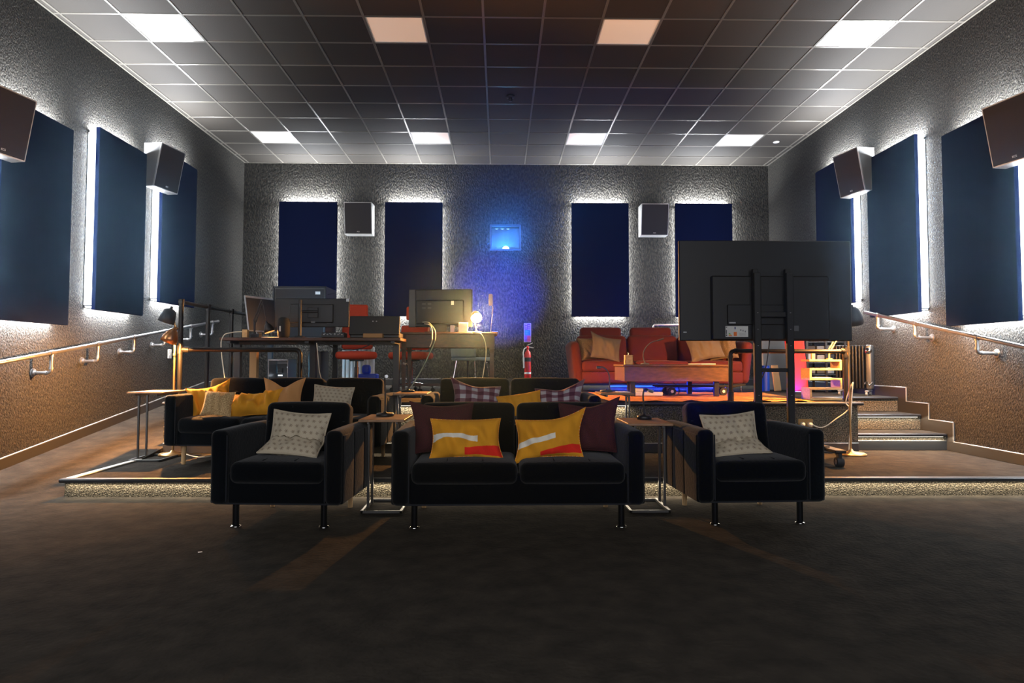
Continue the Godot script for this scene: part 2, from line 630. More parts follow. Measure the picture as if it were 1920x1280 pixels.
# ---------------------------------------------------------------- the room
func make_shell() -> void:
	var m: MB = mb().box(Vector3((XL + XR) / 2, -0.1, (ZF - 5.8) / 2), Vector3(XR - XL + 0.4, 0.2, ZF + 5.8))
	struct("floor", m, mats.carpet, "dark brown carpet floor in front of the sofas", "floor")
	# the ramp past the platform and the stage, its profile in (-z, y)
	var zy := Transform3D(Basis(Vector3(0, 0, -1), Vector3(0, 1, 0), Vector3(1, 0, 0)), Vector3(XL, 0, 0))
	m = mb().prism([Vector2(5.77, -0.2), Vector2(12.3, -0.2), Vector2(12.3, S), Vector2(10.79, S), Vector2(5.77, 0)], XE - XL, zy)
	struct("ramp", m, mats.carpet, "sloping carpeted ramp along the left wall", "ramp")
	m = mb().box(Vector3((XE + XR) / 2, P1 / 2 - 0.002, (ZP + ZS) / 2 - 0.2), Vector3(XR - XE, P1, ZP - ZS + 0.4))
	struct("platform", m, mats.carpet, "low carpeted platform carrying the second row of sofas", "platform")
	m = mb().box(Vector3((XE + XS) / 2, S / 2, (ZS + ZB) / 2), Vector3(XS - XE, S, ZS - ZB)).box(Vector3((XS + XR) / 2, S / 2, (-8.35 + ZB) / 2), Vector3(XR - XS, S, -8.35 - ZB))
	struct("stage", m, mats.carpet, "raised carpeted stage at the back with desks and red sofa", "stage")
	zy.origin.x = XS
	m = mb().prism([Vector2(7.45, P1 - 0.05), Vector2(8.4, P1 - 0.05), Vector2(8.4, 0.47), Vector2(7.9, 0.47), Vector2(7.9, 0.30), Vector2(7.45, 0.30)], XR - XS, zy)
	struct("stairs", m, mats.carpet, "two carpeted steps up to the stage by the right wall", "stairs")
	# walls with thickness
	var h := HC + 0.3
	var len_ := ZF - ZB
	m = mb().box(Vector3(XL - 0.1, h / 2 - 0.15, (ZF + ZB) / 2), Vector3(0.2, h + 0.1, len_ + 0.4))
	struct("wall_left", m, mats.wall_felt_fine, "dark fibrous felt covered left wall", "wall")
	m = mb().box(Vector3(XR + 0.1, h / 2 - 0.15, (ZF + ZB) / 2), Vector3(0.2, h + 0.1, len_ + 0.4))
	struct("wall_right", m, mats.wall_felt_fine, "dark fibrous felt covered right wall", "wall")
	m = mb().box(Vector3((XL + XR) / 2, h / 2 - 0.15, ZF + 0.1), Vector3(XR - XL, h, 0.2))
	struct("wall_front", m, mats.wall_felt, "front wall behind the camera", "wall")
	# the cinema screen behind the camera, lit by the projector
	var cs := thing("cinema_screen", "white cinema screen on the front wall behind the camera", "screen", Vector3(0.1, 0.9, ZF - 0.06))
	part(cs, "screen_sheet", mb().box(Vector3(0, 1.55, 0), Vector3(6.6, 3.0, 0.02)), mats.cinema)
	part(cs, "frame", mb().box(Vector3(0, 3.1, 0), Vector3(6.8, 0.1, 0.06)).box(Vector3(0, 0.0, 0), Vector3(6.8, 0.1, 0.06)).box(Vector3(-3.35, 1.55, 0), Vector3(0.1, 3.0, 0.06)).box(Vector3(3.35, 1.55, 0), Vector3(0.1, 3.0, 0.06)), mats.black)
	area(Vector3(0, 1.55, -0.02), Vector3(0, 0, -1), Vector3(1, 0, 0), Vector2(6.6, 3.0), Color(0.98, 0.98, 1.0), L.cinema, "screen_light", cs)
	# the back wall round the projection port
	m = mb()
	var a := Vector2(-0.15, 3.01)
	var b := Vector2(0.33, 3.40)
	for r in [[XL, a.x, -0.1, h], [b.x, XR, -0.1, h], [a.x, b.x, -0.1, a.y], [a.x, b.x, b.y, h]]:
		m.box(Vector3((r[0] + r[1]) / 2, (r[2] + r[3]) / 2, ZB - 0.1), Vector3(r[1] - r[0], r[3] - r[2], 0.2))
	struct("wall_back", m, mats.wall_felt, "dark felt covered back wall of the room", "wall")
	# the port: frame, glass, and the booth behind
	m = mb()
	for r in [[a.x - 0.03, b.x + 0.03, b.y, b.y + 0.03], [a.x - 0.03, b.x + 0.03, a.y - 0.03, a.y], [a.x - 0.03, a.x, a.y, b.y], [b.x, b.x + 0.03, a.y, b.y]]:
		m.box(Vector3((r[0] + r[1]) / 2, (r[2] + r[3]) / 2, ZB + 0.01), Vector3(r[1] - r[0], r[3] - r[2], 0.05), 0.004)
	var w := struct("window_1", m, mats.port_frame, "small projection port in the back wall with blue lit frame", "window")
	part(w, "pane", mb().box(Vector3((a.x + b.x) / 2, (a.y + b.y) / 2, ZB - 0.1), Vector3(b.x - a.x, b.y - a.y, 0.006)), mats.glass)
	m = mb()
	m.box(Vector3(0.1, 3.3, ZB - 1.75), Vector3(2.2, 1.8, 0.1)).box(Vector3(0.1, 2.35, ZB - 1.0), Vector3(2.2, 0.1, 1.6)).box(Vector3(0.1, 4.15, ZB - 1.0), Vector3(2.2, 0.1, 1.6)).box(Vector3(-1.05, 3.3, ZB - 1.0), Vector3(0.1, 1.8, 1.6)).box(Vector3(1.25, 3.3, ZB - 1.0), Vector3(0.1, 1.8, 1.6))
	struct("wall_booth", m, mats.booth, "grey walls of the projection booth behind the port", "wall")
	# skirtings
	var sk := mb()
	var zx := Transform3D(Basis(Vector3(0, 0, -1), Vector3(0, 1, 0), Vector3(1, 0, 0)), Vector3(XL, 0, 0))
	var q := 0.095
	sk.prism([Vector2(-ZF, 0), Vector2(5.77, 0), Vector2(10.79, S), Vector2(12.29, S), Vector2(12.29, S + q), Vector2(10.79, S + q), Vector2(5.77, q), Vector2(-ZF, q)], 0.018, zx)
	var bl := struct("baseboard_left", sk, mats.skirting, "grey skirting rising with the ramp along the left wall", "skirting")
	sk = mb().tube([Vector3(XL + 0.012, q + 0.004, ZF), Vector3(XL + 0.012, q + 0.004, -5.77), Vector3(XL + 0.012, S + q + 0.004, -10.79), Vector3(XL + 0.012, S + q + 0.004, -12.28)], 0.009, 6)
	part(bl, "top_edge", sk, mats.alu, "pale metal edging")
	zx.origin.x = XR - 0.018
	var out := [Vector2(6.0, P1 + q), Vector2(7.32, P1 + q), Vector2(7.32, 0.425), Vector2(7.74, 0.425), Vector2(7.74, 0.595), Vector2(8.165, 0.595), Vector2(8.165, 0.755), Vector2(12.29, 0.755)]
	sk = mb().prism([Vector2(-ZF, 0), Vector2(5.64, 0), Vector2(5.64, P1), Vector2(7.45, P1), Vector2(12.29, P1)] + [Vector2(12.29, 0.755), Vector2(8.165, 0.755), Vector2(8.165, 0.595), Vector2(7.74, 0.595), Vector2(7.74, 0.425), Vector2(7.32, 0.425), Vector2(7.32, P1 + q), Vector2(5.55, P1 + q), Vector2(5.55, q), Vector2(-ZF, q)], 0.018, zx)
	var br := struct("baseboard_right", sk, mats.skirting, "grey stepped skirting climbing the right wall beside the stairs", "skirting")
	var pts := []
	for o in out:
		pts.append(Vector3(XR - 0.014, o.y + 0.003, -o.x))
	sk = mb()
	for i in pts.size() - 1:
		sk.tube([pts[i], pts[i + 1]], 0.008, 6)
	part(br, "top_edge", sk, mats.alu, "pale metal edging")
	sk = mb().box(Vector3((XL + XR) / 2, S + 0.057, ZB + 0.009), Vector3(XR - XL, 0.115, 0.018), 0.004)
	struct("baseboard_back", sk, mats.skirting, "grey skirting along the foot of the back wall", "skirting")
	sk = mb().box(Vector3((XE + XS) / 2, P1 + 0.048, ZS + 0.009), Vector3(XS - XE, 0.095, 0.018), 0.003).box(Vector3((XS + XR) / 2, P1 + 0.048, -7.45 + 0.009), Vector3(XR - XS - 0.02, 0.095, 0.018), 0.003)
	var bs := struct("baseboard_stage", sk, mats.skirting, "grey skirting at the foot of the stage riser", "skirting")
	part(bs, "top_edge", mb().tube([Vector3(XE, P1 + 0.098, ZS + 0.014), Vector3(XS, P1 + 0.098, ZS + 0.014)], 0.006, 6).tube([Vector3(XS, P1 + 0.098, -7.436), Vector3(XR - 0.02, P1 + 0.098, -7.436)], 0.006, 6), mats.alu, "pale metal edging")
	# carpet faces of the risers
	m = mb().box(Vector3((XE + XR) / 2, P1 / 2 - 0.01, ZP + 0.004), Vector3(XR - XE, P1 - 0.02, 0.012))
	struct("trim_1", m, mats.riser_carpet, "lit carpet riser of the low platform", "riser")
	m = mb().box(Vector3((XE + XS) / 2, (S + P1) / 2, ZS + 0.003), Vector3(XS - XE, S - P1 - 0.02, 0.01))
	struct("trim_2", m, mats.riser_carpet, "carpet riser at the front of the stage", "riser")
	m = mb()
	for s in [[7.45, P1, 0.30], [7.9, 0.30, 0.47], [8.35, 0.47, S]]:
		m.box(Vector3((XS + XR) / 2, (s[1] + s[2]) / 2, -s[0] + 0.004), Vector3(XR - XS - 0.04, s[2] - s[1] - 0.01, 0.01))
	struct("trim_3", m, mats.riser_carpet, "carpet risers of the stairs on the right", "riser")
	# nosings, each with the strip of light under it
	var t := struct("trim_4", mb().box(Vector3((XE + XR) / 2, P1 + 0.001, ZP + 0.02), Vector3(XR - XE + 0.05, 0.03, 0.075), 0.008), mats.nosing, "black nosing along the front edge of the low platform", "nosing")
	nosing_light(t, XE + 0.02, XR - 0.03, P1 - 0.017, ZP + 0.03, 1.25)
	struct("trim_5", mb().box(Vector3(XE + 0.01, P1 + 0.004, (ZP - 6.75) / 2), Vector3(0.06, 0.02, 1.11), 0.005), mats.alu, "pale metal edge strip on the left side of the platform", "edging")
	t = struct("trim_6", mb().soft(Vector3((XE + XS) / 2 + 0.02, S - 0.012, ZS + 0.012), Vector3(XS - XE + 0.06, 0.036, 0.08), 0.016), mats.nosing, "black nosing along the front edge of the stage", "nosing")
	nosing_light(t, -1.9, 1.3, S - 0.034, ZS + 0.03, 1.0)
	t = struct("trim_7", mb().soft(Vector3((XS + XR) / 2, 0.30 - 0.01, -7.44), Vector3(XR - XS - 0.05, 0.03, 0.07), 0.013), mats.nosing, "black nosing of the lowest stair tread", "nosing")
	nosing_light(t, XS + 0.03, XR - 0.06, 0.27, -7.42, 0.14)
	t = struct("trim_8", mb().soft(Vector3((XS + XR) / 2, 0.47 - 0.01, -7.89), Vector3(XR - XS - 0.05, 0.03, 0.07), 0.013), mats.nosing, "black nosing of the middle stair tread", "nosing")
	nosing_light(t, XS + 0.03, XR - 0.06, 0.44, -7.87, 0.1)
	struct("trim_9", mb().soft(Vector3((XS + XR) / 2, S - 0.01, -8.34), Vector3(XR - XS - 0.05, 0.03, 0.07), 0.013), mats.nosing, "black nosing at the top of the stairs", "nosing")


func nosing_light(t: Node3D, x0: float, x1: float, y: float, z: float, share: float) -> void:
	part(t, "light_strip", mb().box(Vector3((x0 + x1) / 2, y + 0.003, z - 0.01), Vector3(x1 - x0, 0.006, 0.012)), mats.nosing_strip, "white light strip")
	area(Vector3((x0 + x1) / 2, y - 0.006, z), Vector3(0, -1, 0.35), Vector3(1, 0, 0), Vector2(x1 - x0, 0.012), Color(1.0, 0.93, 0.82), L.nosing * share, "nosing_light", t)


func make_ceiling() -> void:
	var c := struct("ceiling", mb().box(Vector3((XL + XR) / 2, HC + 0.16, (ZF + ZB) / 2), Vector3(XR - XL + 0.4, 0.2, ZF - ZB + 0.4)).box(Vector3((XL + XR) / 2, HC + 0.05, (ZF - 5.17) / 2), Vector3(XR - XL, 0.1, ZF + 5.17)), mats.tile, "dark grey suspended tile ceiling with glossy metal grid", "ceiling")
	var x0 := -3.774
	var z0 := -6.976
	var lit := {}
	for col in [0, 4, 8, 12]:
		for row in [0, 6]:
			lit[Vector2i(col, row)] = true
	var shapes := {}
	var kinds := [mats.tile, mats.tile_b, mats.tile_c]
	for col in range(-2, 15):
		for row in range(-3, 9):
			if lit.has(Vector2i(col, row)):
				continue
			var xa := maxf(x0 + 0.6 * col, XL)
			var xb := minf(x0 + 0.6 * (col + 1), XR)
			var za := z0 - 0.6 * row
			var zb := maxf(z0 - 0.6 * (row + 1), ZB)
			var size := Vector3(xb - xa - 0.02, 0.014, za - zb - 0.02)
			if size.x < 0.02 or size.z < 0.02:
				continue
			var key := Vector2i(roundi(size.x * 1000), roundi(size.z * 1000))
			if not shapes.has(key):
				shapes[key] = mb().box(Vector3.ZERO, size, 0.004).mesh()
			part(c, "ceiling_tile", shapes[key], kinds[(col * 7 + row * 5 + 40) % 3], "", Vector3((xa + xb) / 2, HC + 0.013, (za + zb) / 2))
	for col in range(-1, 15):
		part(c, "grid_bar", mb().box(Vector3(x0 + 0.6 * col, HC + 0.02, (-5.17 + ZB) / 2), Vector3(0.024, 0.04, -5.17 - ZB), 0.002), mats.tee)
	for row in range(-2, 10):
		var z := z0 - 0.6 * row
		if z > ZB + 0.02:
			part(c, "grid_bar", mb().box(Vector3((XL + XR) / 2, HC + 0.0205, z), Vector3(XR - XL, 0.04, 0.024), 0.002), mats.tee)
	part(c, "edge_bar", mb().box(Vector3((XL + XR) / 2, HC + 0.018, ZB + 0.012), Vector3(XR - XL, 0.04, 0.024), 0.002), mats.tee)
	for x in [XL + 0.012, XR - 0.012]:
		part(c, "edge_bar", mb().box(Vector3(x, HC + 0.018, (-5.17 + ZB) / 2), Vector3(0.024, 0.04, -5.17 - ZB), 0.002), mats.tee)
	var names := ["leftmost", "left of centre", "right of centre", "rightmost"]
	for row in [0, 6]:
		for i in 4:
			var at := Vector3(x0 + 0.6 * (i * 4 + 0.5), HC, z0 - 0.6 * (row + 0.5))
			var t := thing("ceiling_light", "square ceiling light panel, %s of the four in the %s row" % [names[i], "nearer" if row == 0 else "farther"], "ceiling light", at, Vector3.ZERO, "square ceiling lights")
			var f := mb()
			for s in [-1, 1]:
				f.box(Vector3(s * 0.28, 0.012, 0), Vector3(0.014, 0.016, 0.574), 0.002)
				f.box(Vector3(0, 0.012, s * 0.28), Vector3(0.574, 0.016, 0.014), 0.002)
			part(t, "frame", f, mats.white)
			part(t, "diffuser", mb().box(Vector3(0, 0.016, 0), Vector3(0.55, 0.012, 0.55)), mats.diffuser)
			area(Vector3(0, 0.004, 0), Vector3.DOWN, Vector3.RIGHT, Vector2(0.55, 0.55), Color(1.0, 0.78, 0.62), L.ceiling * 0.1, "panel_light", t)
	# smoke detector and a small disc
	var sd := thing("smoke_detector", "black domed smoke detector under the middle of the ceiling", "smoke detector", Vector3(0.128, HC + 0.004, -9.08))
	part(sd, "base", mb().lathe([Vector2(0, -0.03), Vector2(0.05, -0.028), Vector2(0.056, 0), Vector2(0, 0)], 24), mats.black)
	part(sd, "sensor_head", mb().lathe([Vector2(0, -0.075), Vector2(0.022, -0.072), Vector2(0.03, -0.055), Vector2(0.024, -0.035), Vector2(0.024, -0.028)], 20), mats.black)
	single("ceiling_sensor", mb().lathe([Vector2(0, -0.014), Vector2(0.045, -0.01), Vector2(0.05, 0), Vector2(0, 0)], 20), mats.white, "small white disc sensor on ceiling near the right wall", "sensor", Vector3(4.33, HC + 0.006, -10.95))


# ---------------------------------------------------------------- acoustic panels with light behind
# local frame: the panel's back lies on the wall plane z = 0 and its face looks along +z; origin at the middle of the lower edge
func make_panels() -> void:
	var a := [
		["left", -4.6, 1.22, "navy fabric panel on left wall nearest the front, before the cropped speaker"],
		["left", -6.13, 1.41, "navy fabric panel on left wall, lowest and largest in view, behind the cropped speaker"],
		["left", -7.61, 1.60, "navy fabric panel on left wall, middle of three, bright strip along its near edge"],
		["left", -9.04, 1.80, "navy fabric panel on left wall, farthest, half behind the tilted speaker"],
		["right", -4.6, 1.22, "navy fabric panel on right wall, only a sliver at the picture's right edge"],
		["right", -6.17, 1.42, "navy fabric panel on right wall under the cropped speaker, largest of that wall"],
		["right", -7.665, 1.60, "navy fabric panel on right wall above the start of the handrail"],
		["right", -9.1, 1.82, "navy fabric panel on right wall, farthest, behind speaker and television"],
		["back", -3.30, 1.82, "navy fabric panel on back wall, leftmost, above the black rack case"],
		["back", -1.49, 1.82, "navy fabric panel on back wall between hanging speaker and projection port"],
		["back", 1.725, 1.82, "navy fabric panel on back wall above the red sofa headrests"],
		["back", 3.525, 1.82, "navy fabric panel on back wall, rightmost, half hidden by the television"],
	]
	var shape := {}
	for p in a:
		var w := 1.02 if p[0] != "back" else 0.99
		var h := 1.97
		var at := Vector3(XL + 0.003, p[2], p[1] - w / 2)
		var turn := 90.0
		if p[0] == "right":
			at.x = XR - 0.003
			turn = -90.0
		elif p[0] == "back":
			at = Vector3(p[1], p[2], ZB + 0.003)
			turn = 0.0
		var t := thing("acoustic_panel", p[3], "acoustic panel", at, Vector3(0, turn, 0), "backlit acoustic panels")
		if not shape.has(w):
			var fr := mb()
			fr.box(Vector3(0, h / 2, 0.05), Vector3(w - 0.3, h - 0.3, 0.1))
			var vert: MB = mb().box(Vector3.ZERO, Vector3(0.014, h - 0.1, 0.085), 0.003)
			var hor: MB = mb().box(Vector3.ZERO, Vector3(w - 0.1, 0.014, 0.085), 0.003)
			shape[w] = [mb().soft(Vector3(0, h / 2, 0.122), Vector3(w, h, 0.045), 0.008, Vector3.ZERO, Basis(), 2).mesh(), fr.mesh(), vert.mesh(), hor.mesh()]
		part(t, "panel_face", shape[w][0], mats.panel_fabric)
		part(t, "batten", shape[w][1], mats.black)
		var e: float = L.panel
		for s in [-1.0, 1.0]:
			part(t, "light_strip", shape[w][2], mats.strip, "bright white light strip", Vector3(s * (w / 2 - 0.035), h / 2, 0.046))
			area(Vector3(s * (w / 2 - 0.024), h / 2, 0.045), Vector3(s, 0, 0), Vector3(0, 1, 0), Vector2(h - 0.12, 0.08), COOL, e * 0.62, "strip_light", t)
			part(t, "light_strip", shape[w][3], mats.strip, "bright white light strip", Vector3(0, h / 2 + s * (h / 2 - 0.035), 0.046))
			area(Vector3(0, h / 2 + s * (h / 2 - 0.024), 0.045), Vector3(0, s, 0), Vector3(1, 0, 0), Vector2(w - 0.12, 0.08), COOL, e * (2.0 if s > 0 else 1.1), "strip_light", t)


func make_speakers() -> void:
	var protos := []
	var a := [
		[Vector3(-2.42, 3.22, ZB), 0.0, "grey box speaker on back wall between the two left panels", 0.27],
		[Vector3(2.65, 3.22, ZB), 0.0, "grey box speaker on back wall between the two right panels", 0.27],
		[Vector3(-4.30, 3.18, -8.86), 80.0, "tilted box speaker on left wall between the middle and far panels", 0.2],
		[Vector3(-4.30, 2.78, -5.96), 80.0, "box speaker on left wall cut off by picture's left edge", 0.2],
		[Vector3(4.56, 3.16, -8.8), -80.0, "tilted box speaker on right wall above the television", 0.2],
		[Vector3(4.56, 2.78, -5.98), -80.0, "box speaker on right wall cut off by picture's right edge", 0.2],
	]
	for s in a:
		var t := thing("wall_speaker", s[2], "speaker", s[0], Vector3(0, s[1], 0), "wall speakers")
		var w := 0.47
		var h := 0.53
		var dp: float = s[3]
		# wedge: deeper at the top so that the face looks down
		var side := [Vector2(0, 0), Vector2(dp - 0.08, 0.0), Vector2(dp + 0.02, h), Vector2(0, h)]
		var zy := Transform3D(Basis(Vector3(0, 0, 1), Vector3(0, 1, 0), Vector3(-1, 0, 0)), Vector3(w / 2, 0, 0))
		part(t, "cabinet", mb().prism(side, w, zy), mats.cabinet)
		var tilt := rad_to_deg(atan2(0.10, h))
		var f := Node3D.new()
		var face := Transform3D(Basis.from_euler(Vector3(deg_to_rad(tilt), 0, 0)), Vector3(0, h / 2, dp - 0.03 + 0.006))
		f.free()
		var len_ := sqrt(h * h + 0.01)
		var g := mb()
		g.xf = face
		g.box(Vector3(0, 0, 0.006), Vector3(w - 0.02, len_ - 0.02, 0.02), 0.006)
		part(t, "grille", g, mats.grille, "dark cloth grille")
		var fr := mb()
		fr.xf = face
		for q in [-1, 1]:
			fr.box(Vector3(q * (w / 2 - 0.006), 0, 0.002), Vector3(0.012, len_, 0.02), 0.003)
			fr.box(Vector3(0, q * (len_ / 2 - 0.006), 0.002), Vector3(w, 0.012, 0.02), 0.003)
		part(t, "frame", fr, mats.trim_silver, "silver edge frame")
		var tm := TextMesh.new()
		tm.text = "KCS"
		tm.font_size = 20
		tm.pixel_size = 0.0013
		tm.depth = 0.002
		var badge := part(t, "badge", tm, mats.white, "small white lettering")
		badge.transform = face * Transform3D(Basis(), Vector3(0, -len_ / 2 + 0.045, 0.017))


# ---------------------------------------------------------------- pipe rails
func elbow(a: Vector3, corner: Vector3, b: Vector3, r: float, n := 5) -> Array:
	var pts := []
	var p := corner + (a - corner).normalized() * r
	var q := corner + (b - corner).normalized() * r
	for i in n + 1:
		var t := float(i) / n
		pts.append(p.lerp(corner, t).lerp(corner.lerp(q, t), t))
	return pts


func make_handrails() -> void:
	var rails := [
		["steel pipe handrail climbing the left wall on pipe brackets", -1.0, XL, [Vector3(-4.28, 0.90, -5.1), Vector3(-4.28, 1.03, -6.08), Vector3(-4.28, 1.658, -10.85)], [[6.86, 0.941], [7.645, 1.052], [8.39, 1.158], [9.15, 1.256], [9.9, 1.352], [10.63, 1.447]]],
		["steel pipe handrail climbing the right wall above the stairs", 1.0, XR, [Vector3(4.52, 0.98, -4.9), Vector3(4.52, 1.20, -6.14), Vector3(4.52, 1.667, -8.72)], [[5.75, 0.985], [6.66, 1.139], [7.66, 1.318], [8.42, 1.447]]],
	]
	for r in rails:
		var t := thing("handrail", r[0], "handrail")
		var pts: Array = r[3]
		part(t, "rail", mb().tube(pts, 0.021, 12), mats.pipe)
		var x: float = pts[0].x
		for b in r[4]:
			var z: float = -b[0]
			var y: float = b[1]
			var top: float = lerpf(pts[1].y, pts[2].y, (b[0] + pts[1].z) / (pts[1].z - pts[2].z))
			var m := mb()
			var wall: float = r[2]
			var s: float = r[1]
			m.lathe([Vector2(0, 0), Vector2(0.043, 0), Vector2(0.043, 0.009), Vector2(0.026, 0.013), Vector2(0.024, 0.035), Vector2(0, 0.035)], 20, Transform3D(rot(0, 0, 90.0 if s > 0 else -90.0), Vector3(wall, y, z)), false)
			var bend := elbow(Vector3(wall, y, z), Vector3(x, y, z), Vector3(x, top, z), 0.035)
			m.tube([Vector3(wall - s * 0.02, y, z)] + bend + [Vector3(x, top - 0.02, z)], 0.017, 10)
			m.tube([Vector3(x + s * 0.05, y, z), Vector3(x + s * 0.03, y, z)], 0.022, 10)
			m.tube([Vector3(x, y + 0.035, z), Vector3(x, y + 0.055, z)], 0.022, 10)
			m.tube([Vector3(x, top - 0.035, z), Vector3(x, top - 0.015, z)], 0.023, 10)
			var d := Vector3(0, pts[2].y - pts[1].y, pts[2].z - pts[1].z).normalized() * 0.03
			m.tube([Vector3(x, top, z) - d, Vector3(x, top, z) + d], 0.027, 12)
			part(t, "bracket", m, mats.pipe)


func make_guards() -> void:
	var zc := -7.33
	var t := thing("guard_rail", "black pipe guard rail with three posts beside the standing lamp on left", "guard rail")
	var m := mb()
	for z in [zc, -8.0, -8.7]:
		var post := mb().tube([Vector3(-3.27, S, z), Vector3(-3.27, 1.66, z)], 0.024, 12)
		post.lathe([Vector2(0, 0), Vector2(0.05, 0), Vector2(0.05, 0.008), Vector2(0.03, 0.012), Vector2(0.03, 0.04), Vector2(0, 0.04)], 18, Transform3D(Basis(), Vector3(-3.27, S, z)), false)
		part(t, "post", post, mats.pipe_black)
		m.tube([Vector3(-3.27, 1.62, z), Vector3(-3.27, 1.69, z)], 0.031, 12)
	m.tube([Vector3(-3.27, 1.66, zc + 0.03), Vector3(-3.28, 1.655, -9.25)], 0.02, 12)
	part(t, "top_rail", m, mats.pipe_black)
	m = mb().tube([Vector3(-3.27, 1.172, zc)] + elbow(Vector3(-3.27, 1.172, zc), Vector3(-2.05, 1.172, zc), Vector3(-2.05, S, zc), 0.06) + [Vector3(-2.05, S, zc)], 0.024, 12)
	m.tube([Vector3(-3.27, 1.13, zc), Vector3(-3.27, 1.215, zc)], 0.031, 12).tube([Vector3(-3.24, 1.172, zc), Vector3(-3.18, 1.172, zc)], 0.031, 12)
	part(t, "front_rail", m, mats.pipe_black)
	t = thing("guard_rail", "black pipe guard rail at stage front beside the zigzag wooden shelf", "guard rail")
	m = mb().tube([Vector3(2.385, S, zc)] + elbow(Vector3(2.385, S, zc), Vector3(2.385, 1.165, zc), Vector3(3.59, 1.165, zc), 0.05) + [Vector3(3.59, 1.165, zc)], 0.023, 12)
	m.tube([Vector3(2.385, 1.09, zc), Vector3(2.385, 1.12, zc)], 0.03, 12).tube([Vector3(2.43, 1.165, zc), Vector3(2.46, 1.165, zc)], 0.03, 12)
	part(t, "front_rail", m, mats.pipe_black)
	for x in [2.385, 3.59]:
		m = mb()
		if x > 3:
			m.tube([Vector3(x, S, zc), Vector3(x, 1.19, zc)], 0.026, 12)
			m.tube([Vector3(x - 0.05, 1.165, zc), Vector3(x + 0.035, 1.165, zc)], 0.032, 12)
			m.tube([Vector3(x, 1.10, zc), Vector3(x, 1.2, zc)], 0.032, 12)
		m.tube([Vector3(x, S, zc), Vector3(x, S + 0.11, zc)], 0.032, 12)
		m.lathe([Vector2(0, 0), Vector2(0.052, 0), Vector2(0.052, 0.008), Vector2(0, 0.01)], 18, Transform3D(Basis(), Vector3(x, S, zc)), false)
		part(t, "post", m, mats.pipe_black)


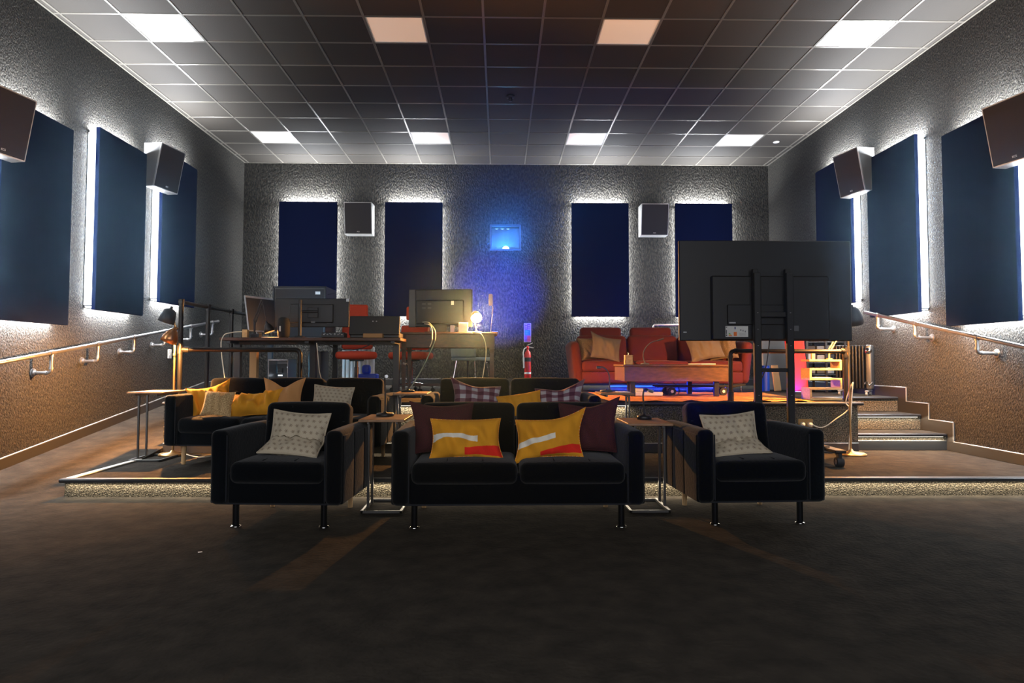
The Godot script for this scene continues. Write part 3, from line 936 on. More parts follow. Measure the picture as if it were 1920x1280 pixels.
# ---------------------------------------------------------------- seating
# origin on the floor under the middle, front towards +z
func make_sofa(called: String, label: String, cat: String, w: float, seats: int, at: Vector3, turn: float, front_leg := "metal", leg := 0.155) -> Node3D:
	var t := thing(called, label, cat, at, Vector3(0, turn, 0), "navy velvet sofas and armchairs")
	var v: Material = mats.velvet
	var dp := 0.84
	var aw := 0.118
	var ah := 0.62
	var iw := w - aw * 2.0
	var base := mb().soft(Vector3(0, leg + 0.10, -0.01), Vector3(iw + 0.02, 0.20, dp - 0.05), 0.02)
	part(t, "base", base, v)
	part(t, "underframe", mb().box(Vector3(0, leg + 0.003, 0), Vector3(w - 0.06, 0.012, dp - 0.08)), mats.velvet_seam)
	for s in [-1.0, 1.0]:
		var arm := mb()
		arm.soft(Vector3(s * (w / 2 - aw / 2), leg + (ah - leg) / 2, 0.0), Vector3(aw - 0.012, ah - leg, dp), 0.035, Vector3(0.004, 0.006, 0.004))
		# padded outer side: three upright fields with seams between
		for k in 3:
			arm.soft(Vector3(s * (w / 2 - 0.02), leg + (ah - leg) / 2 - 0.012, -dp / 2 + 0.15 + k * 0.265), Vector3(0.04, ah - leg - 0.03, 0.262), 0.014, Vector3(0.004, 0, 0))
		part(t, "armrest", arm, v)
		part(t, "piping", mb().tube([Vector3(s * (w / 2 - aw + 0.006), leg + 0.02, dp / 2 - 0.012), Vector3(s * (w / 2 - aw + 0.006), ah - 0.03, dp / 2 - 0.012)], 0.005, 6), mats.velvet_seam)
	part(t, "back_frame", mb().soft(Vector3(0, leg + 0.22, -dp / 2 + 0.06), Vector3(iw + 0.03, 0.44, 0.12), 0.025), v)
	var cw := iw / seats
	for k in seats:
		var x := -iw / 2 + cw * (k + 0.5)
		var seat := part(t, "seat_cushion", mb().soft(Vector3.ZERO, Vector3(cw - 0.012, 0.135, 0.66), 0.045, Vector3(0, 0.018, 0.012)), v, "", Vector3(x, 0.352, 0.085))
		var seams := mb()
		for i in 2:
			seams.tube([Vector3(-cw / 2 + cw * (i + 1) / 3.0, 0.076, -0.25), Vector3(-cw / 2 + cw * (i + 1) / 3.0, 0.076, 0.27)], 0.003, 5)
		part(seat, "seam", seams, mats.velvet_seam)
		var back := part(t, "back_cushion", mb().soft(Vector3.ZERO, Vector3(cw - 0.014, 0.40, 0.16), 0.045, Vector3(0, 0.012, 0.03)), v, "", Vector3(x, 0.555, -dp / 2 + 0.185), Vector3(-11, 0, 0))
		seams = mb()
		for i in 2:
			var sx := -cw / 2 + cw * (i + 1) / 3.0
			seams.tube([Vector3(sx, -0.16, 0.086), Vector3(sx, 0.0, 0.106), Vector3(sx, 0.17, 0.086)], 0.003, 5)
		seams.tube([Vector3(-cw / 2 + 0.03, 0.06, 0.082), Vector3(0, 0.06, 0.107), Vector3(cw / 2 - 0.03, 0.06, 0.082)], 0.003, 5)
		part(back, "seam", seams, mats.velvet_seam)
	for s in [-1.0, 1.0]:
		var x: float = s * (w / 2 - 0.14)
		if front_leg == "metal":
			var lg := part(t, "leg", mb().rod(Vector3(x, 0.0, dp / 2 - 0.1), 0.021, leg + 0.01), mats.leg_metal)
			part(lg, "foot_ring", mb().lathe([Vector2(0.02, 0.0), Vector2(0.031, 0.0), Vector2(0.034, 0.004), Vector2(0.031, 0.009), Vector2(0.021, 0.012)], 20, Transform3D(Basis(), Vector3(x, 0, dp / 2 - 0.1))), mats.chrome, "chrome foot ring")
		else:
			part(t, "leg", mb().lathe([Vector2(0, 0), Vector2(0.018, 0), Vector2(0.024, leg + 0.01), Vector2(0, leg + 0.01)], 18, Transform3D(Basis(), Vector3(x, 0, dp / 2 - 0.12)), false), mats.leg_wood, "pale wooden leg")
		part(t, "leg", mb().lathe([Vector2(0, 0), Vector2(0.016, 0), Vector2(0.022, leg + 0.01), Vector2(0, leg + 0.01)], 18, Transform3D(Basis(), Vector3(x, 0, -dp / 2 + 0.11)), false), mats.leg_wood, "pale wooden leg")
	return t


# a scatter cushion: w by h, t thick, its middle at the origin, face towards +z
func make_cushion(label: String, w: float, h: float, t: float, m: Material, at: Vector3, turn: Vector3, o := {}) -> Node3D:
	var c := thing("cushion", label, "cushion", at, turn, o.get("group", "scatter cushions"))
	var chop: float = o.get("chop", 0.0)          # dent in the middle of the top edge
	var ear: Array = o.get("ear", [0, 0, 0, 0])   # how far corners pull out: top left, top right, bottom right, bottom left
	var fold: float = o.get("fold", -9.0)         # height of a fold
	var fold_by: float = o.get("fold_by", 0.0)    # its angle in degrees
	var crease: float = o.get("crease", 0.006)
	var n := FastNoiseLite.new()
	n.seed = int(absf(at.x * 977.0) + absf(at.y * 131.0)) % 997
	n.frequency = 4.5
	n.fractal_octaves = 2
	var shape := func(u: float, v: float, side: float) -> Vector3:
		var a := u * 2.0 - 1.0
		var b := v * 2.0 - 1.0
		var x := w / 2 * a * (1.0 - 0.09 * (1.0 - b * b) * a * a)
		var y := h / 2 * b * (1.0 - 0.09 * (1.0 - a * a) * b * b)
		var th := t / 2 * pow(maxf((1.0 - pow(absf(a), 2.6)) * (1.0 - pow(absf(b), 2.6)), 0.0), 0.55)
		y -= chop * exp(-pow(a / 0.42, 2.0)) * smoothstep(-0.2, 1.0, b)
		th *= 1.0 - 0.55 * (chop / maxf(h * 0.3, 0.01)) * exp(-pow(a / 0.4, 2.0)) * smoothstep(0.0, 1.0, b)
		var k := [maxf(-a, 0) * maxf(b, 0), maxf(a, 0) * maxf(b, 0), maxf(a, 0) * maxf(-b, 0), maxf(-a, 0) * maxf(-b, 0)]
		for i in 4:
			var pull: float = pow(k[i], 2.2) * ear[i]
			x += pull * (1.0 if i == 1 or i == 2 else -1.0) * 0.6
			y += pull * (1.0 if i < 2 else -1.0)
		var edge := (1.0 - a * a) * (1.0 - b * b)
		var z := side * th + n.get_noise_2d(x * 1.6 + 0.3 * y, y * 0.7) * crease * 6.0 * sqrt(maxf(edge, 0.0)) * (1.0 if side > 0 else 0.4)
		# short pleats running in from the edges
		z += side * crease * 0.6 * sin(a * 31.0 + b * 7.0) * smoothstep(0.55, 0.95, absf(b)) * (1.0 - pow(absf(a), 6.0)) * (1.0 - pow(absf(b), 8.0))
		var q := Vector3(x, y, z)
		if fold > -9.0 and y < fold:
			var f := smoothstep(0.0, 0.03, fold - y)
			var d := Vector3(0, y - fold, z)
			q = Vector3(x, fold, 0) + Vector3(d.x, 0, 0) + Vector3(0, d.y, d.z).rotated(Vector3.RIGHT, -deg_to_rad(fold_by) * f)
		return q
	var front := mb().sheet(func(u: float, v: float) -> Vector3: return shape.call(u, v, 1.0), 28, 28)
	front.sheet(func(u: float, v: float) -> Vector3: return shape.call(1.0 - u, v, -1.0), 18, 18)
	part(c, "cover", front, m)
	var rim := []
	for i in 16:
		rim.append(shape.call(i / 16.0, 0.0, 1.0))
	for i in 16:
		rim.append(shape.call(1.0, i / 16.0, 1.0))
	for i in 16:
		rim.append(shape.call(1.0 - i / 16.0, 1.0, 1.0))
	for i in 17:
		rim.append(shape.call(0.0, 1.0 - i / 16.0, 1.0))
	part(c, "seam", mb().tube(rim, o.get("piping", 0.003), 6), m)
	return c


func make_side_table(label: String, at: Vector3, side: float, turn := 0.0, top_depth := 0.5, high := 0.625) -> Node3D:
	var t := thing("side_table", label, "side table", at, Vector3(0, turn, 0), "C-shaped side tables")
	part(t, "tabletop", mb().box(Vector3(0, high - 0.009, 0), Vector3(0.32, 0.018, top_depth), 0.003), mats.oak)
	var m := mb()
	var bar := 0.018
	for s in [-1.0, 1.0]:
		m.box(Vector3(s * 0.135, bar / 2, 0), Vector3(bar, bar, 0.44), 0.002)
		m.box(Vector3(0, bar / 2, s * 0.211), Vector3(0.288, bar, bar), 0.002)
		m.box(Vector3(s * 0.10, high - 0.027, 0), Vector3(bar, bar, 0.40), 0.002)
	m.box(Vector3(0, high - 0.027, -0.19), Vector3(0.21, bar, bar), 0.002)
	part(t, "base_frame", m, mats.frame_metal)
	for z in [-0.09, 0.07]:
		part(t, "post", mb().box(Vector3(side * (0.135 if high < 0.65 else 0.118), high / 2, z), Vector3(bar, high - 0.02, bar), 0.002), mats.frame_metal)
	part(t, "crossbar", mb().box(Vector3(side * 0.135, 0.012, 0), Vector3(0.02, 0.018, 0.44), 0.002), mats.frame_metal)
	return t


# a small reading lamp with a bendy neck, switched off; bend: where its head ends relative to the base, in the lamp's own axes
func make_reading_lamp(label: String, at: Vector3, pts: Array, base_r: float, base_h: float, m: Material, head: Vector2) -> Node3D:
	var t := thing("reading_lamp", label, "lamp", at, Vector3.ZERO, "small reading lamps on side tables")
	part(t, "base", mb().lathe([Vector2(0, 0), Vector2(base_r, 0), Vector2(base_r + 0.001, base_h * 0.6), Vector2(base_r - 0.004, base_h), Vector2(0.014, base_h + 0.002), Vector2(0.01, base_h + 0.012), Vector2(0, base_h + 0.012)], 28), m)
	var curve := Curve3D.new()
	for i in pts.size():
		var before: Vector3 = pts[maxi(i - 1, 0)]
		var after: Vector3 = pts[mini(i + 1, pts.size() - 1)]
		var tan := (after - before) * 0.22
		curve.add_point(pts[i], -tan, tan)
	var line := []
	for p in curve.tessellate(4, 3):
		line.append(p)
	part(t, "neck", mb().tube(line, 0.0065, 9), m)
	var dir: Vector3 = (pts[-1] - pts[-2]).normalized()
	part(t, "lamp_head", mb().tube([pts[-1] - dir * 0.01, pts[-1] + dir * head.x], head.y, 12), mats.silver if m == mats.black else m)
	return t


func make_front_row() -> void:
	make_sofa("armchair", "navy velvet armchair on front row left of the two-seat sofa", "armchair", 0.85, 1, Vector3(-1.385, 0, -4.93), -3.2)
	var s := make_sofa("sofa", "navy velvet two-seat sofa at front centre holding yellow and maroon cushions", "sofa", 1.6, 2, Vector3(0.115, 0, -4.90), 0.6)
	part(s, "centre_foot", mb().lathe([Vector2(0, 0.13), Vector2(0.05, 0.132), Vector2(0.075, 0.15), Vector2(0, 0.16)], 20), mats.black)
	make_sofa("armchair", "navy velvet armchair on front row right of the two-seat sofa", "armchair", 0.85, 1, Vector3(1.665, 0, -4.98), 3.0)
	make_cushion("cream cushion with small brown flowers folded on the left armchair", 0.40, 0.39, 0.11, mats.dotted, Vector3(-1.375, 0.525, -4.88), Vector3(-17, -4, -4), {"fold": -0.01, "fold_by": 50.0, "piping": 0.006, "group": "flowered cushions"})
	make_cushion("cream cushion with small brown flowers folded on the right armchair", 0.40, 0.38, 0.11, mats.dotted, Vector3(1.61, 0.515, -4.93), Vector3(-17, 6, 3.5), {"fold": -0.02, "fold_by": 52.0, "piping": 0.006, "group": "flowered cushions"})
	make_cushion("speckled maroon cushion at left end of the front sofa", 0.42, 0.33, 0.14, mats.maroon, Vector3(-0.385, 0.60, -4.90), Vector3(-15, 10, 1), {"ear": [0.03, 0.01, 0, 0], "group": "maroon cushions"})
	make_cushion("speckled maroon cushion at right end of the front sofa", 0.40, 0.34, 0.14, mats.maroon, Vector3(0.60, 0.605, -4.90), Vector3(-15, -10, 1), {"ear": [0.0, 0.045, 0, 0], "chop": 0.015, "group": "maroon cushions"})
	make_cushion("left yellow oblong cushion with wavy white bar on the front sofa", 0.47, 0.265, 0.13, mats.yellow_print_0, Vector3(-0.225, 0.55, -4.73), Vector3(-17, 4, 0), {"ear": [0.0, 0.0, 0.05, 0.01], "crease": 0.01, "group": "yellow oblong cushions"})
	make_cushion("right yellow oblong cushion with slanting white bar and raised corner", 0.44, 0.265, 0.13, mats.yellow_print_1, Vector3(0.325, 0.55, -4.74), Vector3(-17, -4, 3), {"ear": [0.0, 0.065, 0.0, 0.03], "crease": 0.01, "group": "yellow oblong cushions"})
	make_side_table("small wooden side table between left armchair and front sofa", Vector3(-0.825, 0, -5.23), -1.0, 0.0, 0.5, 0.652)
	make_side_table("small wooden side table between front sofa and right armchair", Vector3(1.055, 0, -5.23), 1.0)
	make_reading_lamp("black upright reading lamp on table beside the left armchair", Vector3(-0.85, 0.652, -5.30), [Vector3(0, 0.02, 0), Vector3(0, 0.15, 0), Vector3(-0.004, 0.26, 0), Vector3(0.0, 0.29, 0.01), Vector3(0.008, 0.292, 0.035)], 0.065, 0.022, mats.black, Vector2(0.04, 0.012))
	make_reading_lamp("black reading lamp with crooked neck on table beside right armchair", Vector3(1.08, 0.625, -5.33), [Vector3(0, 0.02, 0), Vector3(-0.002, 0.11, 0), Vector3(-0.006, 0.19, 0), Vector3(0.012, 0.222, -0.01), Vector3(0.042, 0.214, -0.02)], 0.054, 0.03, mats.black, Vector2(0.035, 0.012))


func make_second_row() -> void:
	make_sofa("sofa", "long navy velvet sofa on the low platform left, piled with mustard cushions", "sofa", 1.95, 3, Vector3(-1.99, P1, -6.73), -4.0, "wood", 0.175)
	make_sofa("sofa", "navy velvet two-seat sofa on the platform behind the front sofa, plaid cushions", "sofa", 1.62, 2, Vector3(0.10, P1, -6.78), 0.0, "wood")
	var y := P1 + 0.43
	make_cushion("crumpled mustard cushion leaning in left corner of the long sofa", 0.36, 0.26, 0.14, mats.mustard, Vector3(-2.73, y + 0.13, -6.78), Vector3(-18, 18, 12), {"ear": [0.03, 0.04, 0, 0], "crease": 0.018, "group": "mustard cushions"})
	make_cushion("ochre patterned cushion between the two mustard cushions", 0.27, 0.23, 0.10, mats.ochre_print, Vector3(-2.54, y + 0.115, -6.47), Vector3(-22, 4, -4), {"crease": 0.008})
	make_cushion("slumped mustard cushion lying right of the ochre patterned cushion", 0.50, 0.24, 0.16, mats.mustard, Vector3(-2.27, y + 0.1, -6.58), Vector3(-34, -4, 6), {"ear": [0.0, 0.03, 0.02, 0.06], "crease": 0.018, "group": "mustard cushions"})
	make_cushion("tan cushion with dented top on the long sofa's back", 0.36, 0.30, 0.13, mats.tan, Vector3(-2.02, y + 0.165, -6.68), Vector3(-12, -3, 0), {"chop": 0.05, "ear": [0.03, 0.03, 0, 0]})
	make_cushion("cream flowered cushion at right end of the long sofa", 0.38, 0.29, 0.11, mats.dotted, Vector3(-1.55, y + 0.125, -6.62), Vector3(-15, -4, -4), {"piping": 0.006, "group": "flowered cushions"})
	make_cushion("grey and maroon plaid cushion at left end of the platform sofa", 0.45, 0.32, 0.15, mats.plaid, Vector3(-0.22, y + 0.125, -6.72), Vector3(-20, 8, -5), {"ear": [0.06, 0.0, 0, 0], "chop": 0.01, "group": "plaid cushions"})
	make_cushion("plain yellow cushion showing between two plaid cushions behind front sofa", 0.42, 0.23, 0.12, mats.mustard, Vector3(0.19, y + 0.09, -6.66), Vector3(-22, 0, 9), {"crease": 0.008})
	make_cushion("grey and maroon plaid cushion with raised corner at right end of the platform sofa", 0.44, 0.30, 0.14, mats.plaid, Vector3(0.55, y + 0.11, -6.70), Vector3(-20, -10, 4), {"ear": [0.0, 0.07, 0, 0], "chop": 0.02, "group": "plaid cushions"})
	make_side_table("small wooden side table at left end of the long sofa", Vector3(-3.27, P1, -6.86), -1.0, 0.0, 0.5, 0.64)
	make_side_table("small wooden side table between long sofa and platform sofa", Vector3(-0.845, P1, -6.94), -1.0, 0.0, 0.45)
	make_side_table("small grey topped side table right of the platform sofa", Vector3(1.12, P1, -6.98), 1.0, 0.0, 0.42)
	var top := P1 + 0.625
	make_reading_lamp("dark reading lamp with thin stem on table between the platform sofas", Vector3(-0.90, top, -7.0), [Vector3(0, 0.02, 0), Vector3(0.005, 0.12, 0), Vector3(-0.005, 0.24, 0), Vector3(-0.012, 0.27, 0.01), Vector3(-0.03, 0.276, 0.02)], 0.066, 0.02, mats.black, Vector2(0.02, 0.01))
	make_reading_lamp("grey reading lamp bowing left on table by the red sofa", Vector3(1.05, top, -7.02), [Vector3(0.03, 0.02, 0), Vector3(0.032, 0.12, 0), Vector3(0.016, 0.2, 0), Vector3(-0.03, 0.243, 0), Vector3(-0.065, 0.243, 0)], 0.062, 0.02, mats.grey_plastic, Vector2(0.03, 0.013))
	single("note_pad", mb().box(Vector3(0, 0.004, 0), Vector3(0.10, 0.008, 0.14), 0.002), mats.paper, "white note pad on grey topped side table beside reading lamp", "note pad", Vector3(1.20, top, -6.96), Vector3(0, 12, 0))
	# standing lamp on the ramp side
	var t := thing("floor_lamp", "tall brass floor lamp with a copper and a dark shade by left rail", "floor lamp", Vector3(-3.22, P1, -7.1))
	part(t, "base", mb().lathe([Vector2(0, 0), Vector2(0.13, 0), Vector2(0.132, 0.012), Vector2(0.12, 0.022), Vector2(0.03, 0.032), Vector2(0.014, 0.05), Vector2(0, 0.05)], 32), mats.brass)
	part(t, "pole", mb().tube([Vector3(0, 0.02, 0), Vector3(0, 1.28, 0)], 0.011, 10).tube([Vector3(0, 0.98, 0), Vector3(0, 1.0, 0)], 0.016, 10), mats.brass)
	part(t, "arm", mb().tube([Vector3(0, 1.24, 0), Vector3(-0.02, 1.36, 0), Vector3(-0.04, 1.44, 0)], 0.008, 8).tube([Vector3(0, 1.22, 0), Vector3(0.03, 1.255, 0.02)], 0.008, 8), mats.brass)
	lamp_shade(t, Transform3D(rot(0, 0, -24), Vector3(0.015, 1.235, 0.06)), mats.copper, 0.078, 0.036, 0.135, L.bulb_left, 0.85)
	lamp_shade(t, Transform3D(rot(0, 0, -20), Vector3(-0.035, 1.435, 0.03)), mats.shade_dark, 0.078, 0.05, 0.135, 0.0)
	cable([Vector3(-3.1, P1 + 0.01, -7.12), Vector3(-2.98, P1 + 0.008, -6.98), Vector3(-2.86, P1 + 0.008, -6.9), Vector3(-2.78, P1 + 0.008, -7.0), Vector3(-2.7, P1 + 0.008, -7.15)], 0.006, mats.cable_white, "white lamp cable looping on the platform under the long sofa")


# a bell shade opening downwards along its own -y, with a bulb inside; origin at the cap
func lamp_shade(t: Node3D, at: Transform3D, m: Material, r_open: float, r_cap: float, high: float, energy: float, low := 0.62, lit := "bulb") -> void:
	var sh := part(t, "lamp_shade", mb().lathe([Vector2(r_open - 0.003, -high), Vector2(r_open, -high), Vector2(r_open * 0.93, -high * 0.6), Vector2(r_cap * 1.15, -high * 0.12), Vector2(r_cap * 0.7, 0.0), Vector2(0.014, 0.008), Vector2(0.012, 0.03), Vector2(0, 0.03)], 28).lathe([Vector2(0, -0.012), Vector2(r_cap * 0.66, -0.012), Vector2(r_cap * 1.1, -high * 0.14), Vector2(r_open * 0.9, -high * 0.6), Vector2(r_open - 0.003, -high)], 28), m)
	sh.transform = at
	var p := at * Vector3(0, -high * low, 0)
	part(t, "bulb", mb().lathe([Vector2(0, -0.028), Vector2(0.018, -0.022), Vector2(0.026, 0), Vector2(0.02, 0.018), Vector2(0.012, 0.04), Vector2(0, 0.05)], 18), mats[lit] if energy > 0 else mats.white, "glowing bulb" if energy > 0 else "", p)
	if energy > 0:
		omni(p, WARM, energy, 0.02, "bulb_light", t)


func cable(pts: Array, r: float, m: Material, label: String, parent: Node3D = null) -> void:
	var curve := Curve3D.new()
	for i in pts.size():
		var tan: Vector3 = (pts[mini(i + 1, pts.size() - 1)] - pts[maxi(i - 1, 0)]) * 0.2
		curve.add_point(pts[i], -tan, tan)
	var line := []
	for p in curve.tessellate(3, 4):
		line.append(p)
	if parent:
		part(parent, "cable", mb().tube(line, r, 6), m)
	else:
		single("cable", mb().tube(line, r, 6), m, label, "cable")


# ---------------------------------------------------------------- the desks on the left of the stage
func make_office_chair(label: String, at: Vector3, turn: float) -> Node3D:
	var t := thing("office_chair", label, "office chair", at, Vector3(0, turn, 0), "red office chairs")
	part(t, "seat", mb().soft(Vector3(0, 0.49, 0), Vector3(0.52, 0.09, 0.48), 0.04, Vector3(0, 0.012, 0.01)), mats.orange_fabric)
	var b := part(t, "backrest", mb().soft(Vector3.ZERO, Vector3(0.40, 0.34, 0.07), 0.034, Vector3(0, 0, 0.012)), mats.orange_fabric, "", Vector3(0, 0.74, 0.24), Vector3(8, 0, 0))
	part(b, "back_shell", mb().soft(Vector3(0, 0, 0.04), Vector3(0.34, 0.28, 0.02), 0.009), mats.black)
	part(t, "headrest", mb().soft(Vector3.ZERO, Vector3(0.27, 0.19, 0.06), 0.03, Vector3(0, 0, 0.008)), mats.orange_fabric, "", Vector3(0, 1.075, 0.275), Vector3(4, 0, 0))
	part(t, "spine", mb().tube([Vector3(0, 0.43, 0.05), Vector3(0, 0.43, 0.24), Vector3(0, 0.55, 0.30), Vector3(0, 0.95, 0.335), Vector3(0, 1.08, 0.31)], 0.014, 8), mats.silver)
	part(t, "column", mb().rod(Vector3(0, 0.1, 0), 0.028, 0.24).rod(Vector3(0, 0.3, 0), 0.02, 0.15), mats.chrome)
	part(t, "mechanism", mb().box(Vector3(0, 0.435, 0.02), Vector3(0.18, 0.04, 0.22), 0.01), mats.black)
	for k in 5:
		var a := TAU * k / 5.0 + 0.3
		var d := Vector3(cos(a), 0, sin(a))
		var lg := part(t, "leg", mb().tube([Vector3(0, 0.12, 0), d * 0.29 + Vector3(0, 0.085, 0)], 0.022, 8, 0.013), mats.chrome)
		part(lg, "caster", mb().tube([d * 0.29 + Vector3(-d.z, 0, d.x) * 0.02 + Vector3(0, 0.03, 0), d * 0.29 - Vector3(-d.z, 0, d.x) * 0.02 + Vector3(0, 0.03, 0)], 0.03, 14).tube([d * 0.29 + Vector3(0, 0.03, 0), d * 0.29 + Vector3(0, 0.09, 0)], 0.008, 6), mats.rubber)
	return t


func make_desks() -> void:
	# L-shaped work desk
	var t := thing("desk", "dark L-shaped work desk with black steel legs behind the left rail", "desk", Vector3(-2.13, S, -8.35))
	var top := 0.68
	part(t, "desktop", mb().box(Vector3(0, top - 0.017, 0.1), Vector3(2.02, 0.034, 0.50), 0.004).box(Vector3(-0.505, top - 0.0175, -0.70), Vector3(1.01, 0.034, 1.10), 0.004), mats.dark_wood)
	for x in [-0.92, -0.045, 0.92]:
		part(t, "leg", mb().box(Vector3(x, (top - 0.034) / 2, 0.02), Vector3(0.075, top - 0.04, 0.06), 0.004).box(Vector3(x, 0.015, 0.09), Vector3(0.08, 0.03, 0.48), 0.006).box(Vector3(x, top - 0.05, 0.09), Vector3(0.05, 0.03, 0.46), 0.003), mats.black)
	part(t, "leg", mb().box(Vector3(-0.92, (top - 0.034) / 2, -1.15), Vector3(0.06, top - 0.036, 0.06), 0.004), mats.black)
	part(t, "leg", mb().box(Vector3(-0.06, (top - 0.034) / 2, -1.15), Vector3(0.06, top - 0.036, 0.06), 0.004), mats.black)
	part(t, "beam", mb().box(Vector3(0, top - 0.055, 0.05), Vector3(1.9, 0.04, 0.05), 0.004), mats.black)
	var y := S + top
	# screens
	t = thing("monitor", "silver edged flat monitor turned sideways on left end of the desk", "monitor", Vector3(-2.82, y, -8.5), Vector3(0, 64, 0))
	var m := mb()
	m.xf = Transform3D(rot(-10, 0, 0), Vector3(0, 0.06, 0))
	m.box(Vector3(0, 0.235, 0), Vector3(0.46, 0.43, 0.022), 0.006)
	part(t, "case", m, mats.silver)
	m = mb()
	m.xf = Transform3D(rot(-10, 0, 0), Vector3(0, 0.06, 0))
	m.box(Vector3(0, 0.228, 0.012), Vector3(0.445, 0.39, 0.004))
	part(t, "screen", m, mats.black, "dark glossy screen")
	part(t, "stand", mb().box(Vector3(0, 0.006, -0.05), Vector3(0.2, 0.012, 0.18), 0.003).box(Vector3(0, 0.1, -0.07), Vector3(0.08, 0.2, 0.012), 0.003, rot(-12, 0, 0)), mats.silver)
	t = thing("monitor", "wide black monitor seen from behind on a clamped desk arm", "monitor", Vector3(-2.195, y, -8.3))
	part(t, "case", mb().box(Vector3(0, 0.30, -0.03), Vector3(0.87, 0.335, 0.03), 0.008).soft(Vector3(0, 0.29, -0.008), Vector3(0.5, 0.22, 0.03), 0.012), mats.black)
	part(t, "screen", mb().box(Vector3(0, 0.30, -0.046), Vector3(0.84, 0.31, 0.004)), mats.screen, "glowing screen facing away")
	area(Vector3(0, 0.30, -0.052), Vector3(0, 0, -1), Vector3(1, 0, 0), Vector2(0.84, 0.31), Color(0.62, 0.82, 1.0), L.screen, "screen_light", t)
	part(t, "arm", mb().tube([Vector3(-0.105, 0.0, 0.1), Vector3(-0.105, 0.44, 0.1)], 0.019, 10).tube([Vector3(-0.105, 0.31, 0.1), Vector3(-0.02, 0.31, 0.06), Vector3(0.08, 0.31, 0.03)], 0.014, 8).box(Vector3(-0.105, 0.012, 0.1), Vector3(0.1, 0.024, 0.1), 0.005).box(Vector3(0.02, 0.30, 0.018), Vector3(0.12, 0.12, 0.02), 0.003), mats.black)
	part(t, "corner_label", mb().box(Vector3(0.415, 0.448, -0.012), Vector3(0.035, 0.035, 0.004)), mats.silver, "pale corner sticker")
	part(t, "sticker", mb().box(Vector3(0.2, 0.19, -0.0135), Vector3(0.05, 0.03, 0.002)).box(Vector3(0.02, 0.19, 0.0075), Vector3(0.05, 0.02, 0.002)), mats.grey_plastic)
	# equipment case standing on the wing of the desk
	t = thing("equipment_case", "large dark equipment case with small white sticker behind the wide monitor", "equipment case", Vector3(-2.505, y, -9.17))
	part(t, "body", mb().box(Vector3(0, 0.335, 0), Vector3(0.66, 0.67, 0.56), 0.008), mats.frame_metal)
	m = mb().box(Vector3(0, 0.335, 0.284), Vector3(0.60, 0.60, 0.012), 0.004)
	part(t, "front_panel", m, mats.grille)
	m = mb()
	for s in [-1, 1]:
		m.box(Vector3(s * 0.322, 0.335, 0.286), Vector3(0.022, 0.67, 0.02), 0.004)
		m.box(Vector3(0, 0.335 + s * 0.322, 0.286), Vector3(0.66, 0.022, 0.02), 0.004)
	part(t, "rim", m, mats.black)
	part(t, "vent", mb().box(Vector3(0.332, 0.6, 0.02), Vector3(0.006, 0.012, 0.34), 0.0, rot(8, 0, 0)), mats.black)
	part(t, "sticker", mb().box(Vector3(0.23, 0.585, 0.291), Vector3(0.06, 0.035, 0.003)), mats.white, "white sticker")
	# balanced-arm desk lamp, switched on
	t = thing("desk_lamp", "black jointed desk lamp shining down on left end of the desk", "desk lamp", Vector3(-2.79, y, -8.12))
	part(t, "base", mb().box(Vector3(0.02, 0.022, 0), Vector3(0.1, 0.044, 0.1), 0.006), mats.black)
	part(t, "arm", mb().tube([Vector3(0, 0.04, 0), Vector3(-0.002, 0.2, 0)], 0.012, 8).tube([Vector3(-0.01, 0.19, 0.01), Vector3(0.075, 0.43, 0.01)], 0.006, 8).tube([Vector3(0.012, 0.18, -0.01), Vector3(0.088, 0.42, -0.01)], 0.006, 8).tube([Vector3(0.08, 0.43, 0), Vector3(0.14, 0.17, 0.0)], 0.006, 8), mats.black)
	var fake := Transform3D(rot(0, 0, 20), Vector3(0.14, 0.16, 0))
	lamp_shade(t, fake, mats.black, 0.06, 0.03, 0.10, L.desk_bulb * 0.05)
	var bx: MB = mb()
	for k in 3:
		bx.box(Vector3(0, 0.002 + k * 0.003, 0), Vector3(0.21, 0.003, 0.297), 0.0, rot(0, k * 7.0, 0))
	single("paper_stack", bx, mats.paper, "white papers lying lit under the jointed desk lamp", "paper", Vector3(-2.60, y, -8.22), Vector3(0, 65, 0))
	single("wooden_block", mb().box(Vector3(0, 0.045, 0), Vector3(0.06, 0.09, 0.06), 0.004), mats.oak_light, "small pale wooden block on left end of desk beside lamp", "wooden block", Vector3(-2.87, y, -8.06))
	t = thing("speaker_pod", "black rounded speaker pod standing before the wide monitor", "speaker", Vector3(-2.455, y, -8.1))
	part(t, "body", mb().lathe([Vector2(0, 0), Vector2(0.05, 0.002), Vector2(0.066, 0.025), Vector2(0.07, 0.08), Vector2(0.07, 0.16), Vector2(0.06, 0.215), Vector2(0.035, 0.232), Vector2(0, 0.235)], 28), mats.black_soft)
	part(t, "label_strip", mb().box(Vector3(-0.02, 0.1, 0.069), Vector3(0.014, 0.06, 0.004)), mats.white, "narrow white label")
	t = thing("control_console", "black lighting console with raised back on right part of the desk", "console", Vector3(-1.425, y, -8.2))
	part(t, "body", mb().box(Vector3(0, 0.03, -0.06), Vector3(0.56, 0.06, 0.34), 0.008), mats.black)
	part(t, "back_panel", mb().box(Vector3(0, 0.14, 0.1), Vector3(0.57, 0.22, 0.03), 0.006, rot(-12, 0, 0)), mats.black)
	m = mb()
	for k in 9:
		m.lathe([Vector2(0.01, 0), Vector2(0.008, 0.014), Vector2(0, 0.014)], 10, Transform3D(Basis(), Vector3(-0.24 + k * 0.06, 0.06, -0.1)))
	part(t, "knobs", m, mats.grey_plastic)
	part(t, "indicator", mb().box(Vector3(-0.02, 0.19, 0.107), Vector3(0.014, 0.008, 0.004)).box(Vector3(0.02, 0.19, 0.107), Vector3(0.014, 0.008, 0.004)), mats.silver)
